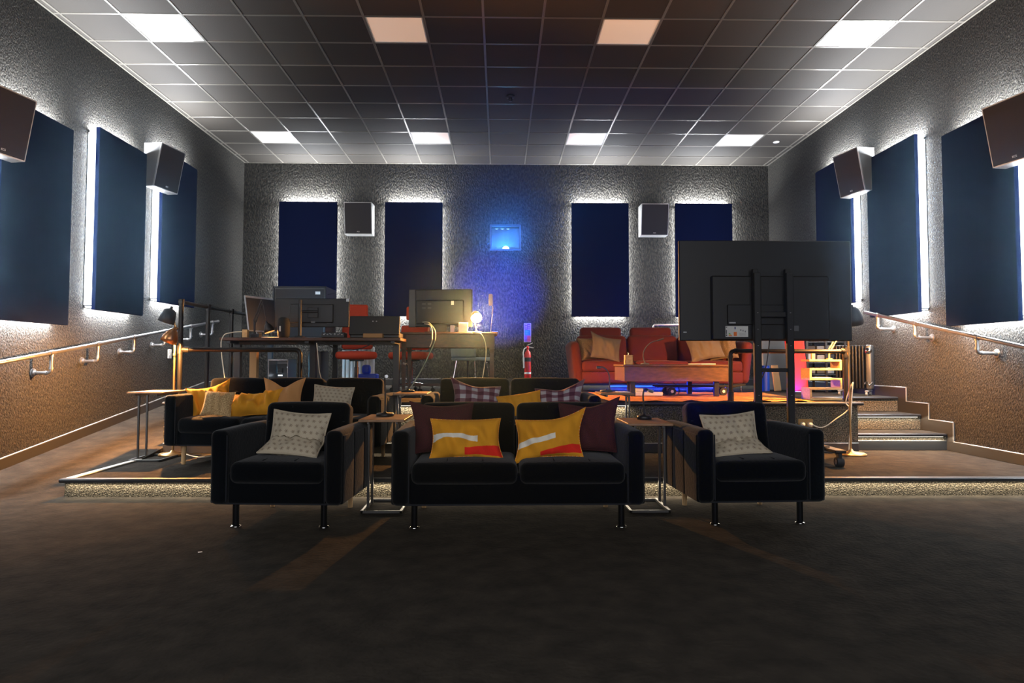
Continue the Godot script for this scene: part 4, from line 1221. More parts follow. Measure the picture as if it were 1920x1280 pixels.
	single("flat_box", mb().box(Vector3(0, 0.024, 0), Vector3(0.22, 0.048, 0.09), 0.004), mats.cardboard, "flat brown box on the desk edge before the console", "box", Vector3(-1.43, y, -8.05))
	t = thing("audio_interface", "small dark device with knobs between pod and console", "audio device", Vector3(-1.88, y, -8.1))
	part(t, "body", mb().box(Vector3(0, 0.03, 0), Vector3(0.26, 0.06, 0.14), 0.006), mats.black)
	m = mb()
	for k in 6:
		m.rod(Vector3(-0.1 + k * 0.04, 0.03, 0.07), 0.011, 0.012, 10)
	for k in 4:
		m.box(Vector3(-0.09 + k * 0.055, 0.046, 0.071), Vector3(0.01, 0.006, 0.004))
	part(t, "knobs", m, mats.silver)
	# below the desk
	t = thing("computer_tower", "computer tower with lit open side under left desk", "computer", Vector3(-2.66, S, -8.75))
	part(t, "case", mb().box(Vector3(0, 0.22, -0.16), Vector3(0.22, 0.44, 0.02), 0.003).box(Vector3(0, 0.01, 0), Vector3(0.24, 0.02, 0.34), 0.003).box(Vector3(0, 0.43, 0), Vector3(0.24, 0.02, 0.34), 0.003).box(Vector3(0.115, 0.22, 0), Vector3(0.012, 0.44, 0.34), 0.003).box(Vector3(-0.115, 0.22, 0), Vector3(0.012, 0.44, 0.34), 0.003), mats.silver)
	m = mb().box(Vector3(0, 0.2, -0.12), Vector3(0.2, 0.36, 0.012)).box(Vector3(-0.05, 0.3, -0.08), Vector3(0.06, 0.06, 0.06), 0.004).box(Vector3(0.03, 0.18, -0.06), Vector3(0.14, 0.03, 0.1), 0.003).box(Vector3(0.02, 0.08, -0.04), Vector3(0.16, 0.1, 0.14), 0.004)
	part(t, "components", m, mats.grey_plastic)
	part(t, "led", mb().box(Vector3(-0.04, 0.24, -0.05), Vector3(0.05, 0.012, 0.012)).box(Vector3(0.05, 0.34, -0.05), Vector3(0.012, 0.012, 0.012)), mats.led_dot, "white lights inside")
	part(t, "led", mb().box(Vector3(0, 0.3, -0.176), Vector3(0.16, 0.03, 0.01)), mats.screen, "pale blue light on its back")
	area(Vector3(0, 0.3, -0.184), Vector3(-0.5, 0.1, -1), Vector3(1, 0, -0.5), Vector2(0.16, 0.03), Color(0.45, 0.8, 1.0), 2.2, "led_light", t)
	single("cardboard_tube_box", mb().box(Vector3(0, 0.29, 0), Vector3(0.085, 0.58, 0.08), 0.003), mats.cardboard, "tall narrow cardboard box standing under left end of desk", "cardboard box", Vector3(-2.96, S, -8.62))
	t = thing("radiator", "white column radiator under the desk behind the left red chair", "radiator", Vector3(-2.1, S, -10.6))
	for k in 8:
		part(t, "column", mb().soft(Vector3(-0.21 + k * 0.06, 0.34, 0), Vector3(0.048, 0.58, 0.10), 0.022), mats.enamel)
	part(t, "pipe", mb().tube([Vector3(-0.24, 0.1, 0), Vector3(0.24, 0.1, 0)], 0.018, 8).tube([Vector3(-0.24, 0.58, 0), Vector3(0.24, 0.58, 0)], 0.018, 8).box(Vector3(-0.18, 0.03, 0), Vector3(0.04, 0.06, 0.2), 0.005).box(Vector3(0.18, 0.03, 0), Vector3(0.04, 0.06, 0.2), 0.005), mats.enamel)
	t = thing("storage_tub", "blue plastic tub with a blue bag on top below left red chair", "storage tub", Vector3(-1.83, S, -9.95))
	part(t, "tub", mb().soft(Vector3(0, 0.12, 0), Vector3(0.26, 0.24, 0.2), 0.02), mats.blue_plastic)
	part(t, "bag", mb().soft(Vector3(-0.03, 0.30, 0), Vector3(0.12, 0.13, 0.1), 0.04), mats.blue_plastic)
	t = thing("pedestal", "grey equipment cabinet on floor under the wide monitor", "cabinet", Vector3(-2.36, S, -9.3))
	part(t, "body", mb().box(Vector3(0, 0.27, 0), Vector3(0.16, 0.54, 0.4), 0.006), mats.frame_metal)
	m = mb()
	for k in 4:
		m.box(Vector3(-0.02, 0.1 + k * 0.12, 0.203), Vector3(0.05, 0.02, 0.006), 0.002)
	part(t, "front_fittings", m, mats.silver)
	make_office_chair("red office chair nearer left, headrest showing beside the wide monitor", Vector3(-1.85, S, -9.22), 180.0 + 10.0)
	make_office_chair("red office chair farther right, behind the big monitor on wooden desk", Vector3(-1.19, S, -9.55), 180.0 - 6.0)
	# wooden desk
	t = thing("desk", "old wooden writing desk with deep apron at middle of the stage", "desk", Vector3(-0.63, S, -8.87))
	part(t, "desktop", mb().box(Vector3(0, 0.752, 0), Vector3(1.19, 0.026, 0.64), 0.006), mats.dark_wood)
	part(t, "apron", mb().box(Vector3(0, 0.66, 0.27), Vector3(1.06, 0.16, 0.022), 0.003).box(Vector3(0, 0.66, -0.27), Vector3(1.06, 0.16, 0.022), 0.003).box(Vector3(-0.53, 0.66, 0), Vector3(0.022, 0.16, 0.54), 0.003).box(Vector3(0.53, 0.66, 0), Vector3(0.022, 0.16, 0.54), 0.003), mats.dark_wood)
	for sx in [-1.0, 1.0]:
		for sz in [-1.0, 1.0]:
			part(t, "leg", mb().lathe([Vector2(0, 0), Vector2(0.022, 0), Vector2(0.03, 0.06), Vector2(0.024, 0.1), Vector2(0.036, 0.3), Vector2(0.03, 0.52), Vector2(0.04, 0.56), Vector2(0.04, 0.74), Vector2(0, 0.74)], 4, Transform3D(rot(0, 45, 0), Vector3(sx * 0.53, 0, sz * 0.27)), false), mats.dark_wood)
	part(t, "stretcher", mb().box(Vector3(0, 0.13, 0.2), Vector3(1.02, 0.03, 0.03), 0.004), mats.dark_wood)
	y = S + 0.765
	t = thing("monitor", "large dark monitor seen from behind on the wooden desk", "monitor", Vector3(-0.74, y, -8.84), Vector3(0, -7, 0))
	part(t, "case", mb().box(Vector3(0, 0.31, 0), Vector3(0.80, 0.47, 0.04), 0.012).soft(Vector3(0, 0.26, 0.03), Vector3(0.6, 0.3, 0.05), 0.02), mats.black)
	part(t, "side_strip", mb().box(Vector3(-0.355, 0.31, 0.024), Vector3(0.085, 0.47, 0.012), 0.004), mats.frame_metal)
	part(t, "screen", mb().box(Vector3(0, 0.31, -0.022), Vector3(0.76, 0.43, 0.004)), mats.black)
	part(t, "stand", mb().box(Vector3(0, 0.05, 0.02), Vector3(0.16, 0.1, 0.03), 0.004).box(Vector3(0, 0.008, 0), Vector3(0.36, 0.016, 0.2), 0.004), mats.black)
	m = mb()
	for k in 4:
		m.box(Vector3(-0.2 + (k % 2) * 0.07, 0.36 - (k / 2) * 0.05, 0.0565), Vector3(0.045, 0.012, 0.002))
	part(t, "print", m, mats.grey_plastic)
	part(t, "sticker", mb().box(Vector3(0.16, 0.37, 0.0565), Vector3(0.035, 0.05, 0.002)), mats.white, "small white sticker")
	t = thing("desk_lamp", "desk lamp with dazzling warm bulb on the wooden desk", "desk lamp", Vector3(-0.285, y, -8.66))
	part(t, "base", mb().lathe([Vector2(0, 0), Vector2(0.06, 0), Vector2(0.06, 0.012), Vector2(0.012, 0.02), Vector2(0, 0.02)], 24), mats.brass)
	part(t, "arm", mb().tube([Vector3(0.0, 0.01, -0.02), Vector3(-0.02, 0.1, -0.06), Vector3(-0.02, 0.2, -0.08)], 0.007, 8), mats.brass)
	var at := Transform3D(rot(-50, 14, 0), Vector3(-0.02, 0.235, -0.07))
	lamp_shade(t, at, mats.brass, 0.07, 0.045, 0.09, L.desk_bulb, 1.0, "bulb_dazzling")
	t = thing("reading_lamp", "slim white lamp with oval head at right end of the wooden desk", "lamp", Vector3(-0.12, y, -9.05))
	part(t, "base", mb().lathe([Vector2(0, 0), Vector2(0.055, 0), Vector2(0.055, 0.01), Vector2(0, 0.014)], 24), mats.white)
	part(t, "stem", mb().tube([Vector3(0, 0.01, 0), Vector3(0.015, 0.2, 0), Vector3(0.028, 0.33, 0), Vector3(0.012, 0.38, 0)], 0.005, 8), mats.white)
	part(t, "lamp_head", mb().soft(Vector3(0, 0.435, 0), Vector3(0.055, 0.15, 0.03), 0.026), mats.white)
	m = mb()
	single("label_box", mb().box(Vector3(0, 0.06, 0), Vector3(0.11, 0.12, 0.06), 0.003), mats.white, "white box with printed squares lit beside the dazzling bulb", "box", Vector3(-0.45, y, -8.66), Vector3(0, 6, 0))
	single("power_adapter", mb().box(Vector3(0, 0.045, 0), Vector3(0.05, 0.09, 0.05), 0.004), mats.enamel, "small white adapter beside the printed white box on wooden desk", "adapter", Vector3(-0.58, y, -8.66))
	t = thing("led_light", "small blue light standing behind slim white lamp on wooden desk", "light", Vector3(-0.06, y, -9.12))
	part(t, "housing", mb().box(Vector3(0, 0.015, 0), Vector3(0.08, 0.03, 0.05), 0.004), mats.black)
	part(t, "led_face", mb().box(Vector3(0, 0.033, 0), Vector3(0.06, 0.006, 0.03)), mats.blue_led, "glowing blue face")
	spot(Vector3(0, 0.045, 0), Vector3(0.0, 0.72, -3.2), Color(0.03, 0.25, 1.0), L.blue * 9.0, 0.03, 17.0, "led_beam", t, 1.0)
	# grey-blue shell chair
	t = thing("chair", "pale blue shell chair behind the wooden desk", "chair", Vector3(-0.40, S, -9.95), Vector3(0, 150, 0))
	part(t, "seat", mb().soft(Vector3(0, 0.45, 0), Vector3(0.42, 0.05, 0.42), 0.024, Vector3(0, -0.01, 0)), mats.blue_grey_fabric)
	part(t, "backrest", mb().soft(Vector3(0, 0.60, -0.22), Vector3(0.4, 0.26, 0.04), 0.02, Vector3(0, 0, 0.01), rot(-10, 0, 0)), mats.blue_grey_fabric)
	for sx in [-1.0, 1.0]:
		for sz in [-1.0, 1.0]:
			part(t, "leg", mb().tube([Vector3(sx * 0.15, 0.43, sz * 0.15), Vector3(sx * 0.2, 0.0, sz * 0.2)], 0.011, 8), mats.chrome)
	# cables hanging from the desks
	cable([Vector3(-0.95, y + 0.13, -8.74), Vector3(-0.84, y + 0.1, -8.53), Vector3(-0.77, y - 0.05, -8.50), Vector3(-0.86, y - 0.3, -8.5), Vector3(-1.0, y - 0.6, -8.3), Vector3(-1.12, S + 0.01, -8.2)], 0.007, mats.cable, "pale green cable bundle drooping from back of large monitor")
	cable([Vector3(-0.93, y + 0.11, -8.75), Vector3(-0.83, y + 0.07, -8.545), Vector3(-0.81, y - 0.08, -8.51), Vector3(-0.84, y - 0.18, -8.52)], 0.006, mats.cable_white, "short white cable beside the pale green bundle")
	cable([Vector3(-0.40, y + 0.006, -8.6), Vector3(-0.3, y + 0.004, -8.555), Vector3(-0.2, y - 0.06, -8.535), Vector3(-0.17, y - 0.3, -8.54), Vector3(-0.24, S + 0.008, -8.5)], 0.005, mats.cable_white, "thin white cable hanging in front of right desk leg")
	cable([Vector3(-2.0, S + 0.64, -8.05), Vector3(-1.85, S + 0.56, -8.02), Vector3(-1.6, S + 0.55, -8.02), Vector3(-1.4, S + 0.64, -8.04)], 0.006, mats.black, "black cable sagging under the work desk edge")
	cable([Vector3(-2.9, S + 0.75, -8.1), Vector3(-3.02, S + 0.735, -8.04), Vector3(-3.1, S + 0.685, -8.0), Vector3(-3.1, S + 0.5, -7.97), Vector3(-3.02, S + 0.01, -7.95)], 0.006, mats.cable_white, "white cable over left end of the work desk")
	cable([Vector3(-2.06, S + 0.62, -8.02), Vector3(-2.02, S + 0.3, -8.0), Vector3(-1.93, S + 0.008, -7.98)], 0.005, mats.cable_white, "straight pale cable slanting down beside middle desk leg")


# ---------------------------------------------------------------- red sofa, coffee table
func make_red_corner() -> void:
	var t := thing("sofa", "wide red three-seat sofa with headrest rolls against the back wall", "sofa", Vector3(2.2, S, -10.02))
	var v: Material = mats.red_fabric
	var w := 2.2
	part(t, "base", mb().soft(Vector3(0, 0.195, 0), Vector3(w, 0.16, 0.86), 0.03), v)
	for k in 3:
		var x := (k - 1) * w / 3.0
		part(t, "seat_cushion", mb().soft(Vector3(x, 0.345, 0.06), Vector3(w / 3 - 0.012, 0.15, 0.74), 0.04, Vector3(0, 0.015, 0.01)), v)
		part(t, "back_cushion", mb().soft(Vector3.ZERO, Vector3(w / 3 - 0.014, 0.42, 0.2), 0.06, Vector3(0, 0.02, 0.03)), v, "", Vector3(x, 0.57, -0.27), Vector3(-12, 0, 0))
		part(t, "headrest", mb().soft(Vector3.ZERO, Vector3(w / 3 - 0.13, 0.15, 0.13), 0.045, Vector3(0, 0.008, 0.01)), v, "", Vector3(x, 0.83, -0.36), Vector3(-10, 0, 0))
	part(t, "back_frame", mb().soft(Vector3(0, 0.43, -0.40), Vector3(w, 0.6, 0.08), 0.03, Vector3.ZERO, rot(-8, 0, 0)), v)
	for s in [-1.0, 1.0]:
		part(t, "armrest", mb().soft(Vector3.ZERO, Vector3(0.12, 0.56, 0.86), 0.055, Vector3(0.01, 0.02, 0)), v, "", Vector3(s * (w / 2 + 0.055), 0.40, 0.0), Vector3(0, 0, -s * 7.0))
		for z in [-0.34, 0.36]:
			part(t, "leg", mb().tube([Vector3(s * 1.0, 0.13, z), Vector3(s * 1.08, 0.11, z), Vector3(s * 1.09, 0.0, z)], 0.014, 8), mats.chrome, "chrome leg")
	var y := S + 0.44
	make_cushion("patterned taupe cushion in left corner of red sofa", 0.36, 0.32, 0.13, mats.gold_print, Vector3(1.25, y + 0.15, -9.76), Vector3(-18, 22, 3), {"group": "cushions on the red sofa"})
	make_cushion("plain taupe cushion leaning against the left cushion of red sofa", 0.40, 0.33, 0.12, mats.taupe, Vector3(1.44, y + 0.155, -9.64), Vector3(-20, 6, -10), {"ear": [0.05, 0, 0, 0], "group": "cushions on the red sofa"})
	make_cushion("plain taupe cushion at right part of red sofa under the television", 0.46, 0.34, 0.13, mats.taupe, Vector3(2.80, y + 0.16, -9.66), Vector3(-20, -6, 12), {"group": "cushions on the red sofa"})
	make_cushion("golden patterned cushion in right corner of red sofa", 0.38, 0.36, 0.13, mats.gold_print, Vector3(3.08, y + 0.175, -9.78), Vector3(-18, -20, 8), {"ear": [0, 0.05, 0, 0], "group": "cushions on the red sofa"})
	# rug
	var n := FastNoiseLite.new()
	n.seed = 5
	n.frequency = 1.6
	var rug := mb().sheet(func(u: float, v2: float) -> Vector3:
		var x := lerpf(1.12, lerpf(3.22, 3.45, v2), u)
		return Vector3(x, S + 0.012 + 0.006 * n.get_noise_2d(x * 4.0, v2) + 0.012 * maxf(0, sin(x * 17.0)) * smoothstep(0.06, 0.0, v2), lerpf(ZS + 0.03, -9.35, v2)), 60, 30)
	single("rug", rug, mats.rug, "rust brown rug under the coffee table on the stage", "rug")
	# coffee table: a long box on square legs
	t = thing("coffee_table", "long low wooden coffee table with box body on dark legs", "coffee table", Vector3(2.03, S + 0.018, -8.45))
	part(t, "body", mb().box(Vector3(0, 0.255, 0), Vector3(1.22, 0.17, 0.68), 0.004), mats.teak)
	part(t, "tabletop", mb().box(Vector3(0, 0.352, 0), Vector3(1.25, 0.024, 0.72), 0.004), mats.teak)
	for sx in [[-0.5, 0.26], [0.46, 0.28], [-0.44, -0.28], [0.3, -0.28]]:
		part(t, "leg", mb().box(Vector3(sx[0], 0.085, sx[1]), Vector3(0.055, 0.17, 0.05), 0.003), mats.black)
	y = S + 0.018 + 0.364
	make_reading_lamp("grey reading lamp arching right on the coffee table", Vector3(1.72, y, -8.42), [Vector3(0, 0.015, 0), Vector3(-0.02, 0.10, 0), Vector3(0.0, 0.18, 0), Vector3(0.07, 0.255, 0), Vector3(0.16, 0.285, 0)], 0.05, 0.016, mats.grey_plastic, Vector2(0.07, 0.01))
	t = thing("pen_box", "small square wooden pen box on left end of coffee table", "pen box", Vector3(1.50, y, -8.28))
	var m := mb()
	for s in [-1, 1]:
		m.box(Vector3(s * 0.043, 0.055, 0), Vector3(0.008, 0.11, 0.094), 0.001)
		m.box(Vector3(0, 0.055, s * 0.043), Vector3(0.094, 0.11, 0.008), 0.001)
	m.box(Vector3(0, 0.004, 0), Vector3(0.09, 0.008, 0.09))
	part(t, "box", m, mats.oak_light)
	part(t, "pens", mb().tube([Vector3(0.01, 0.01, 0), Vector3(-0.012, 0.145, 0.01)], 0.004, 6).tube([Vector3(-0.01, 0.01, 0.01), Vector3(0.006, 0.135, -0.02)], 0.004, 6), mats.silver)
	single("magazine", mb().box(Vector3(0, 0.005, 0), Vector3(0.2, 0.01, 0.28), 0.002), mats.paper, "white magazine lying flat on right end of the coffee table", "magazine", Vector3(2.42, y, -8.5), Vector3(0, 18, 0))
	# under the table
	t = thing("skateboard", "black longboard with white wheels lying under the coffee table", "skateboard", Vector3(2.32, S + 0.018, -8.5), Vector3(0, 3, 0))
	part(t, "deck", mb().soft(Vector3(0, 0.105, 0), Vector3(0.95, 0.018, 0.22), 0.008).soft(Vector3(0.52, 0.112, 0), Vector3(0.16, 0.018, 0.2), 0.008, Vector3.ZERO, rot(0, 0, 10)), mats.black_soft)
	for sx in [-0.3, 0.32]:
		part(t, "truck", mb().box(Vector3(sx, 0.075, 0), Vector3(0.05, 0.04, 0.05), 0.004).tube([Vector3(sx, 0.05, -0.1), Vector3(sx, 0.05, 0.1)], 0.008, 8), mats.silver)
		for sz in [-1.0, 1.0]:
			var wh := part(t, "wheel", mb().tube([Vector3(sx, 0.046, sz * 0.085), Vector3(sx, 0.046, sz * 0.13)], 0.046, 18), mats.rubber)
			part(wh, "hub", mb().tube([Vector3(sx, 0.046, sz * 0.131), Vector3(sx, 0.046, sz * 0.133)], 0.02, 5), mats.white, "white star hub")
	t = thing("power_strip", "white power strip and adapters on rug under coffee table", "power strip", Vector3(1.72, S + 0.018, -8.28))
	part(t, "body", mb().box(Vector3(0, 0.022, 0), Vector3(0.34, 0.044, 0.07), 0.006).box(Vector3(-0.1, 0.067, 0), Vector3(0.09, 0.045, 0.06), 0.006), mats.enamel)
	cable([Vector3(1.9, S + 0.03, -8.28), Vector3(2.0, S + 0.03, -8.22), Vector3(2.08, S + 0.03, -8.3), Vector3(2.12, S + 0.1, -8.42), Vector3(2.06, S + 0.17, -8.45)], 0.005, mats.black, "black lead running from power strip up to the table")
	# blue light bar on the floor behind the sofa
	t = thing("light_bar", "long blue light bar lying on floor behind the red sofa", "light bar", Vector3(2.55, S, -10.95))
	part(t, "housing", mb().box(Vector3(0, 0.02, -0.02), Vector3(1.75, 0.04, 0.05), 0.004), mats.silver)
	part(t, "led_face", mb().box(Vector3(0, 0.035, 0.008), Vector3(1.7, 0.02, 0.012)), mats.blue_led, "glowing blue face")
	area(Vector3(0, 0.035, 0.02), Vector3(0, 0.25, 1), Vector3(1, 0, 0), Vector2(1.7, 0.02), Color(0.05, 0.25, 1.0), L.blue * 0.12, "led_light", t)
	area(Vector3(0, 0.05, 0.0), Vector3(0, 1, -0.4), Vector3(1, 0, 0), Vector2(1.7, 0.02), Color(0.05, 0.25, 1.0), L.blue * 0.08, "led_light", t)


# ---------------------------------------------------------------- television, shelf, lamp and racks on the right
func make_right_corner() -> void:
	var t := thing("television", "very large black television on rolling stand, seen from behind", "television", Vector3(2.48, 0, -6.6))
	part(t, "case", mb().box(Vector3(0, 1.72, 0), Vector3(1.62, 0.94, 0.045), 0.008), mats.tv_black)
	part(t, "rear_housing", mb().box(Vector3(0.03, 1.555, 0.04), Vector3(1.1, 0.60, 0.05), 0.012), mats.tv_black)
	part(t, "screen", mb().box(Vector3(0, 1.72, -0.0245), Vector3(1.59, 0.91, 0.004)), mats.tv_black)
	part(t, "terminal_cover", mb().box(Vector3(-0.08, 1.49, 0.07), Vector3(0.60, 0.185, 0.02), 0.006), mats.tv_black)
	part(t, "cover_arch", mb().tube([Vector3(-0.30, 1.53, 0.074), Vector3(-0.27, 1.545, 0.074), Vector3(-0.20, 1.545, 0.074), Vector3(-0.16, 1.535, 0.074), Vector3(-0.15, 1.50, 0.074)], 0.004, 6), mats.tv_black)
	var lab := mb()
	lab.xf = Transform3D(Basis(), Vector3(-0.29, 1.335, 0.0665))
	lab.quad(Vector3(-0.105, -0.05, 0), Vector3(0.105, -0.05, 0), Vector3(0.105, 0.05, 0), Vector3(-0.105, 0.05, 0))
	part(t, "energy_label", lab, mats.energy_print, "white energy label with coloured bars")
	part(t, "badge", mb().box(Vector3(-0.335, 1.415, 0.081), Vector3(0.06, 0.012, 0.002)).box(Vector3(-0.76, 1.33, 0.0235), Vector3(0.03, 0.006, 0.002)), mats.silver)
	part(t, "sticker", mb().box(Vector3(0.265, 1.365, 0.0665), Vector3(0.045, 0.05, 0.002)), mats.grey_plastic)
	t = thing("television_stand", "black rolling television stand with two tall posts and casters", "stand", Vector3(2.50, 0, -6.53))
	for s in [-1.0, 1.0]:
		part(t, "post", mb().box(Vector3(s * 0.15, 1.05, 0.075), Vector3(0.065, 1.64, 0.05), 0.006), mats.tv_black)
		part(t, "bracket", mb().box(Vector3(s * 0.15, 1.66, 0.035), Vector3(0.05, 0.5, 0.04), 0.004), mats.tv_black)
		part(t, "foot", mb().box(Vector3(s * 0.5, 0.265, -0.02), Vector3(0.10, 0.028, 0.62), 0.006), mats.tv_black)
		for z in [-0.29, 0.25]:
			var c := part(t, "caster", mb().box(Vector3(s * 0.5, 0.225, z), Vector3(0.035, 0.07, 0.05), 0.004).tube([Vector3(s * 0.5 + 0.03, P1 + 0.042, z), Vector3(s * 0.5 - 0.03, P1 + 0.042, z)], 0.042, 18), mats.rubber)
			part(c, "hub", mb().tube([Vector3(s * 0.5 + 0.031, P1 + 0.042, z), Vector3(s * 0.5 - 0.031, P1 + 0.042, z)], 0.022, 14), mats.silver, "pale wheel hub")
	part(t, "crossbar", mb().box(Vector3(0, 0.98, 0.075), Vector3(0.30, 0.035, 0.03), 0.004).box(Vector3(0, 1.49, 0.06), Vector3(0.36, 0.05, 0.02), 0.004).box(Vector3(0, 0.27, 0.05), Vector3(1.0, 0.04, 0.06), 0.005), mats.tv_black)
	m_bolts(t)
	cable([Vector3(2.49, 1.27, -6.52), Vector3(2.46, 1.15, -6.48), Vector3(2.43, 0.98, -6.49), Vector3(2.40, 0.8, -6.6), Vector3(2.2, P1 + 0.008, -6.7)], 0.005, mats.black, "black cable hanging below the television to the platform")
	# zigzag shelf standing on the stage
	t = thing("zigzag_shelf", "zigzag wooden shelf of five boards glowing in lamp light", "shelf", Vector3(3.49, S + 0.004, -7.68))
	var w := 0.35
	var dp := 0.22
	var lv := [0.012, 0.122, 0.226, 0.332, 0.425]
	for y in lv:
		part(t, "board", mb().box(Vector3(0, y, 0), Vector3(w, 0.022, dp), 0.002), mats.oak_light)
	var sides := [-1.0, 1.0, -1.0, 1.0]
	for k in 4:
		part(t, "upright", mb().box(Vector3(sides[k] * (w / 2 - 0.011), (lv[k] + lv[k + 1]) / 2, 0), Vector3(0.022, lv[k + 1] - lv[k] - 0.022, dp), 0.001), mats.oak_light)
	t = thing("wooden_ornament", "little pale wooden figure standing on top of zigzag shelf", "ornament", Vector3(3.58, S + 0.442, -7.68))
	part(t, "stem", mb().box(Vector3(0, 0.05, 0), Vector3(0.014, 0.1, 0.014), 0.002), mats.oak_light)
	part(t, "spread_arms", mb().box(Vector3(0.016, 0.14, 0), Vector3(0.012, 0.12, 0.012), 0.002, rot(0, 0, -32)).box(Vector3(0.05, 0.15, 0), Vector3(0.012, 0.13, 0.012), 0.002, rot(0, 0, -32)), mats.oak_light)
	part(t, "foot", mb().box(Vector3(0, 0.005, 0), Vector3(0.05, 0.01, 0.05), 0.002), mats.oak_light)
	single("wooden_post_block", mb().box(Vector3(0, 0.05, 0), Vector3(0.03, 0.1, 0.03), 0.002), mats.oak_light, "short upright wooden block on left part of zigzag shelf", "wooden block", Vector3(3.40, S + 0.441, -7.68))
	single("paper_sheet", mb().box(Vector3(0, 0.003, 0), Vector3(0.2, 0.006, 0.15), 0.001), mats.paper, "white papers on the third board of zigzag shelf", "paper", Vector3(3.46, S + 0.242, -7.68))
	# lamp that lights this corner
	t = thing("floor_lamp", "tall brass floor lamp with round base in front of the stage, dark shade", "floor lamp", Vector3(3.50, P1, -7.08))
	part(t, "base", mb().lathe([Vector2(0, 0), Vector2(0.145, 0), Vector2(0.147, 0.01), Vector2(0.13, 0.022), Vector2(0.03, 0.036), Vector2(0.014, 0.06), Vector2(0, 0.06)], 36), mats.brass)
	part(t, "pole", mb().tube([Vector3(0, 0.03, 0), Vector3(0, 1.36, 0)], 0.010, 10).tube([Vector3(0, 1.0, 0), Vector3(0, 1.02, 0)], 0.016, 10).tube([Vector3(0, 0.55, 0), Vector3(0, 0.56, 0)], 0.014, 10), mats.brass)
	part(t, "arm", mb().tube([Vector3(0, 1.34, 0), Vector3(0.02, 1.40, -0.02), Vector3(0.05, 1.44, -0.03)], 0.008, 8), mats.brass)
	lamp_shade(t, Transform3D(rot(22, 0, 12), Vector3(0.06, 1.47, -0.04)), mats.shade_dark, 0.105, 0.055, 0.16, L.bulb_right, 0.85)
	cable([Vector3(3.48, P1 + 0.03, -7.08), Vector3(3.53, P1 + 0.6, -7.09), Vector3(3.55, S + 0.2, -7.12), Vector3(3.50, S + 0.02, -7.16), Vector3(3.53, S - 0.06, -7.17), Vector3(3.42, P1 + 0.35, -7.2), Vector3(3.28, P1 + 0.26, -7.22), Vector3(3.16, P1 + 0.3, -7.225)], 0.006, mats.cable_white, "white lamp cord drooping from brass lamp to wall socket")
	t = thing("wall_socket", "double wall socket with two round white plugs on stage riser", "socket", Vector3(3.12, P1 + 0.30, -7.245))
	part(t, "plate", mb().box(Vector3(0, 0, 0), Vector3(0.15, 0.086, 0.012), 0.003), mats.brass)
	for s in [-1.0, 1.0]:
		part(t, "plug", mb().lathe([Vector2(0, 0), Vector2(0.024, 0), Vector2(0.024, 0.03), Vector2(0.012, 0.04), Vector2(0, 0.04)], 18, Transform3D(rot(90, 0, 0), Vector3(s * 0.038, -0.012, 0.005))), mats.cable_white, "round white plug")
	# oil radiator by the wall
	t = thing("oil_radiator", "dark oil filled radiator on small wheels beside right wall", "radiator", Vector3(4.42, S, -8.88), Vector3(0, -38, 0))
	for k in 9:
		part(t, "fin", mb().soft(Vector3(-0.16 + k * 0.038, 0.35, 0), Vector3(0.026, 0.54, 0.14), 0.012), mats.pipe_black)
	part(t, "control_panel", mb().soft(Vector3(0.21, 0.35, 0), Vector3(0.07, 0.55, 0.15), 0.02), mats.frame_metal)
	part(t, "dial", mb().lathe([Vector2(0.04, 0), Vector2(0.038, 0.016), Vector2(0, 0.018)], 20, Transform3D(rot(90, 0, 0), Vector3(0.21, 0.55, 0.07))), mats.chrome, "chrome dial")
	part(t, "cable_loops", mb().tube([Vector3(0.16, 0.14, 0.09), Vector3(0.19, 0.18, 0.1), Vector3(0.22, 0.13, 0.1), Vector3(0.25, 0.17, 0.09)], 0.01, 7), mats.chrome)
	for x in [-0.12, 0.19]:
		part(t, "foot", mb().box(Vector3(x, 0.055, 0), Vector3(0.04, 0.02, 0.26), 0.004).tube([Vector3(x - 0.012, 0.022, 0.12), Vector3(x + 0.012, 0.022, 0.12)], 0.022, 12).tube([Vector3(x - 0.012, 0.022, -0.12), Vector3(x + 0.012, 0.022, -0.12)], 0.022, 12), mats.silver)
	# open rack with gear
	t = thing("equipment_rack", "black open equipment rack full of small gear behind the zigzag shelf", "rack", Vector3(4.41, S, -9.75))
	for sx in [-0.26, 0.0, 0.26]:
		for z in [-0.2, 0.2]:
			part(t, "post", mb().box(Vector3(sx, 0.55, z), Vector3(0.03, 1.1, 0.03), 0.003), mats.black)
	for y in [0.05, 0.24, 0.40, 0.56, 0.68, 0.80, 0.95, 1.09]:
		part(t, "shelf", mb().box(Vector3(0, y, 0), Vector3(0.54, 0.014, 0.42), 0.002), mats.black)
	var rng := RandomNumberGenerator.new()
	rng.seed = 77
	var gear := ["grey_plastic", "frame_metal", "silver", "cabinet", "grille"]
	var count := 0
	for row in [[0.25, 0.10], [0.41, 0.11], [0.57, 0.07], [0.69, 0.08], [0.81, 0.12]]:
		for k in 4:
			var gw := rng.randf_range(0.08, 0.115)
			var gh: float = row[1] * rng.randf_range(0.6, 1.0)
			single("gear_box", mb().box(Vector3(0, gh / 2, 0), Vector3(gw, gh, 0.2), 0.003), mats[gear[(k + count) % 5]], "small box of equipment on the %s shelf of the black open rack" % ["lowest", "second", "middle", "fourth", "highest filled"][count / 2], "equipment box", Vector3(4.41 - 0.19 + k * 0.126, S + row[0] - 0.003 + 0.01, -9.66), Vector3.ZERO, "equipment boxes in the rack")
		count += 2
	# boards and rolls leaning behind the rail
	single("leaning_board", mb().box(Vector3(0, 0.5, 0), Vector3(0.46, 1.0, 0.03), 0.003, rot(-6, 0, 0)), mats.cabinet, "grey board leaning behind the rail between red sofa and red panel", "board", Vector3(3.95, S + 0.006, -10.35))
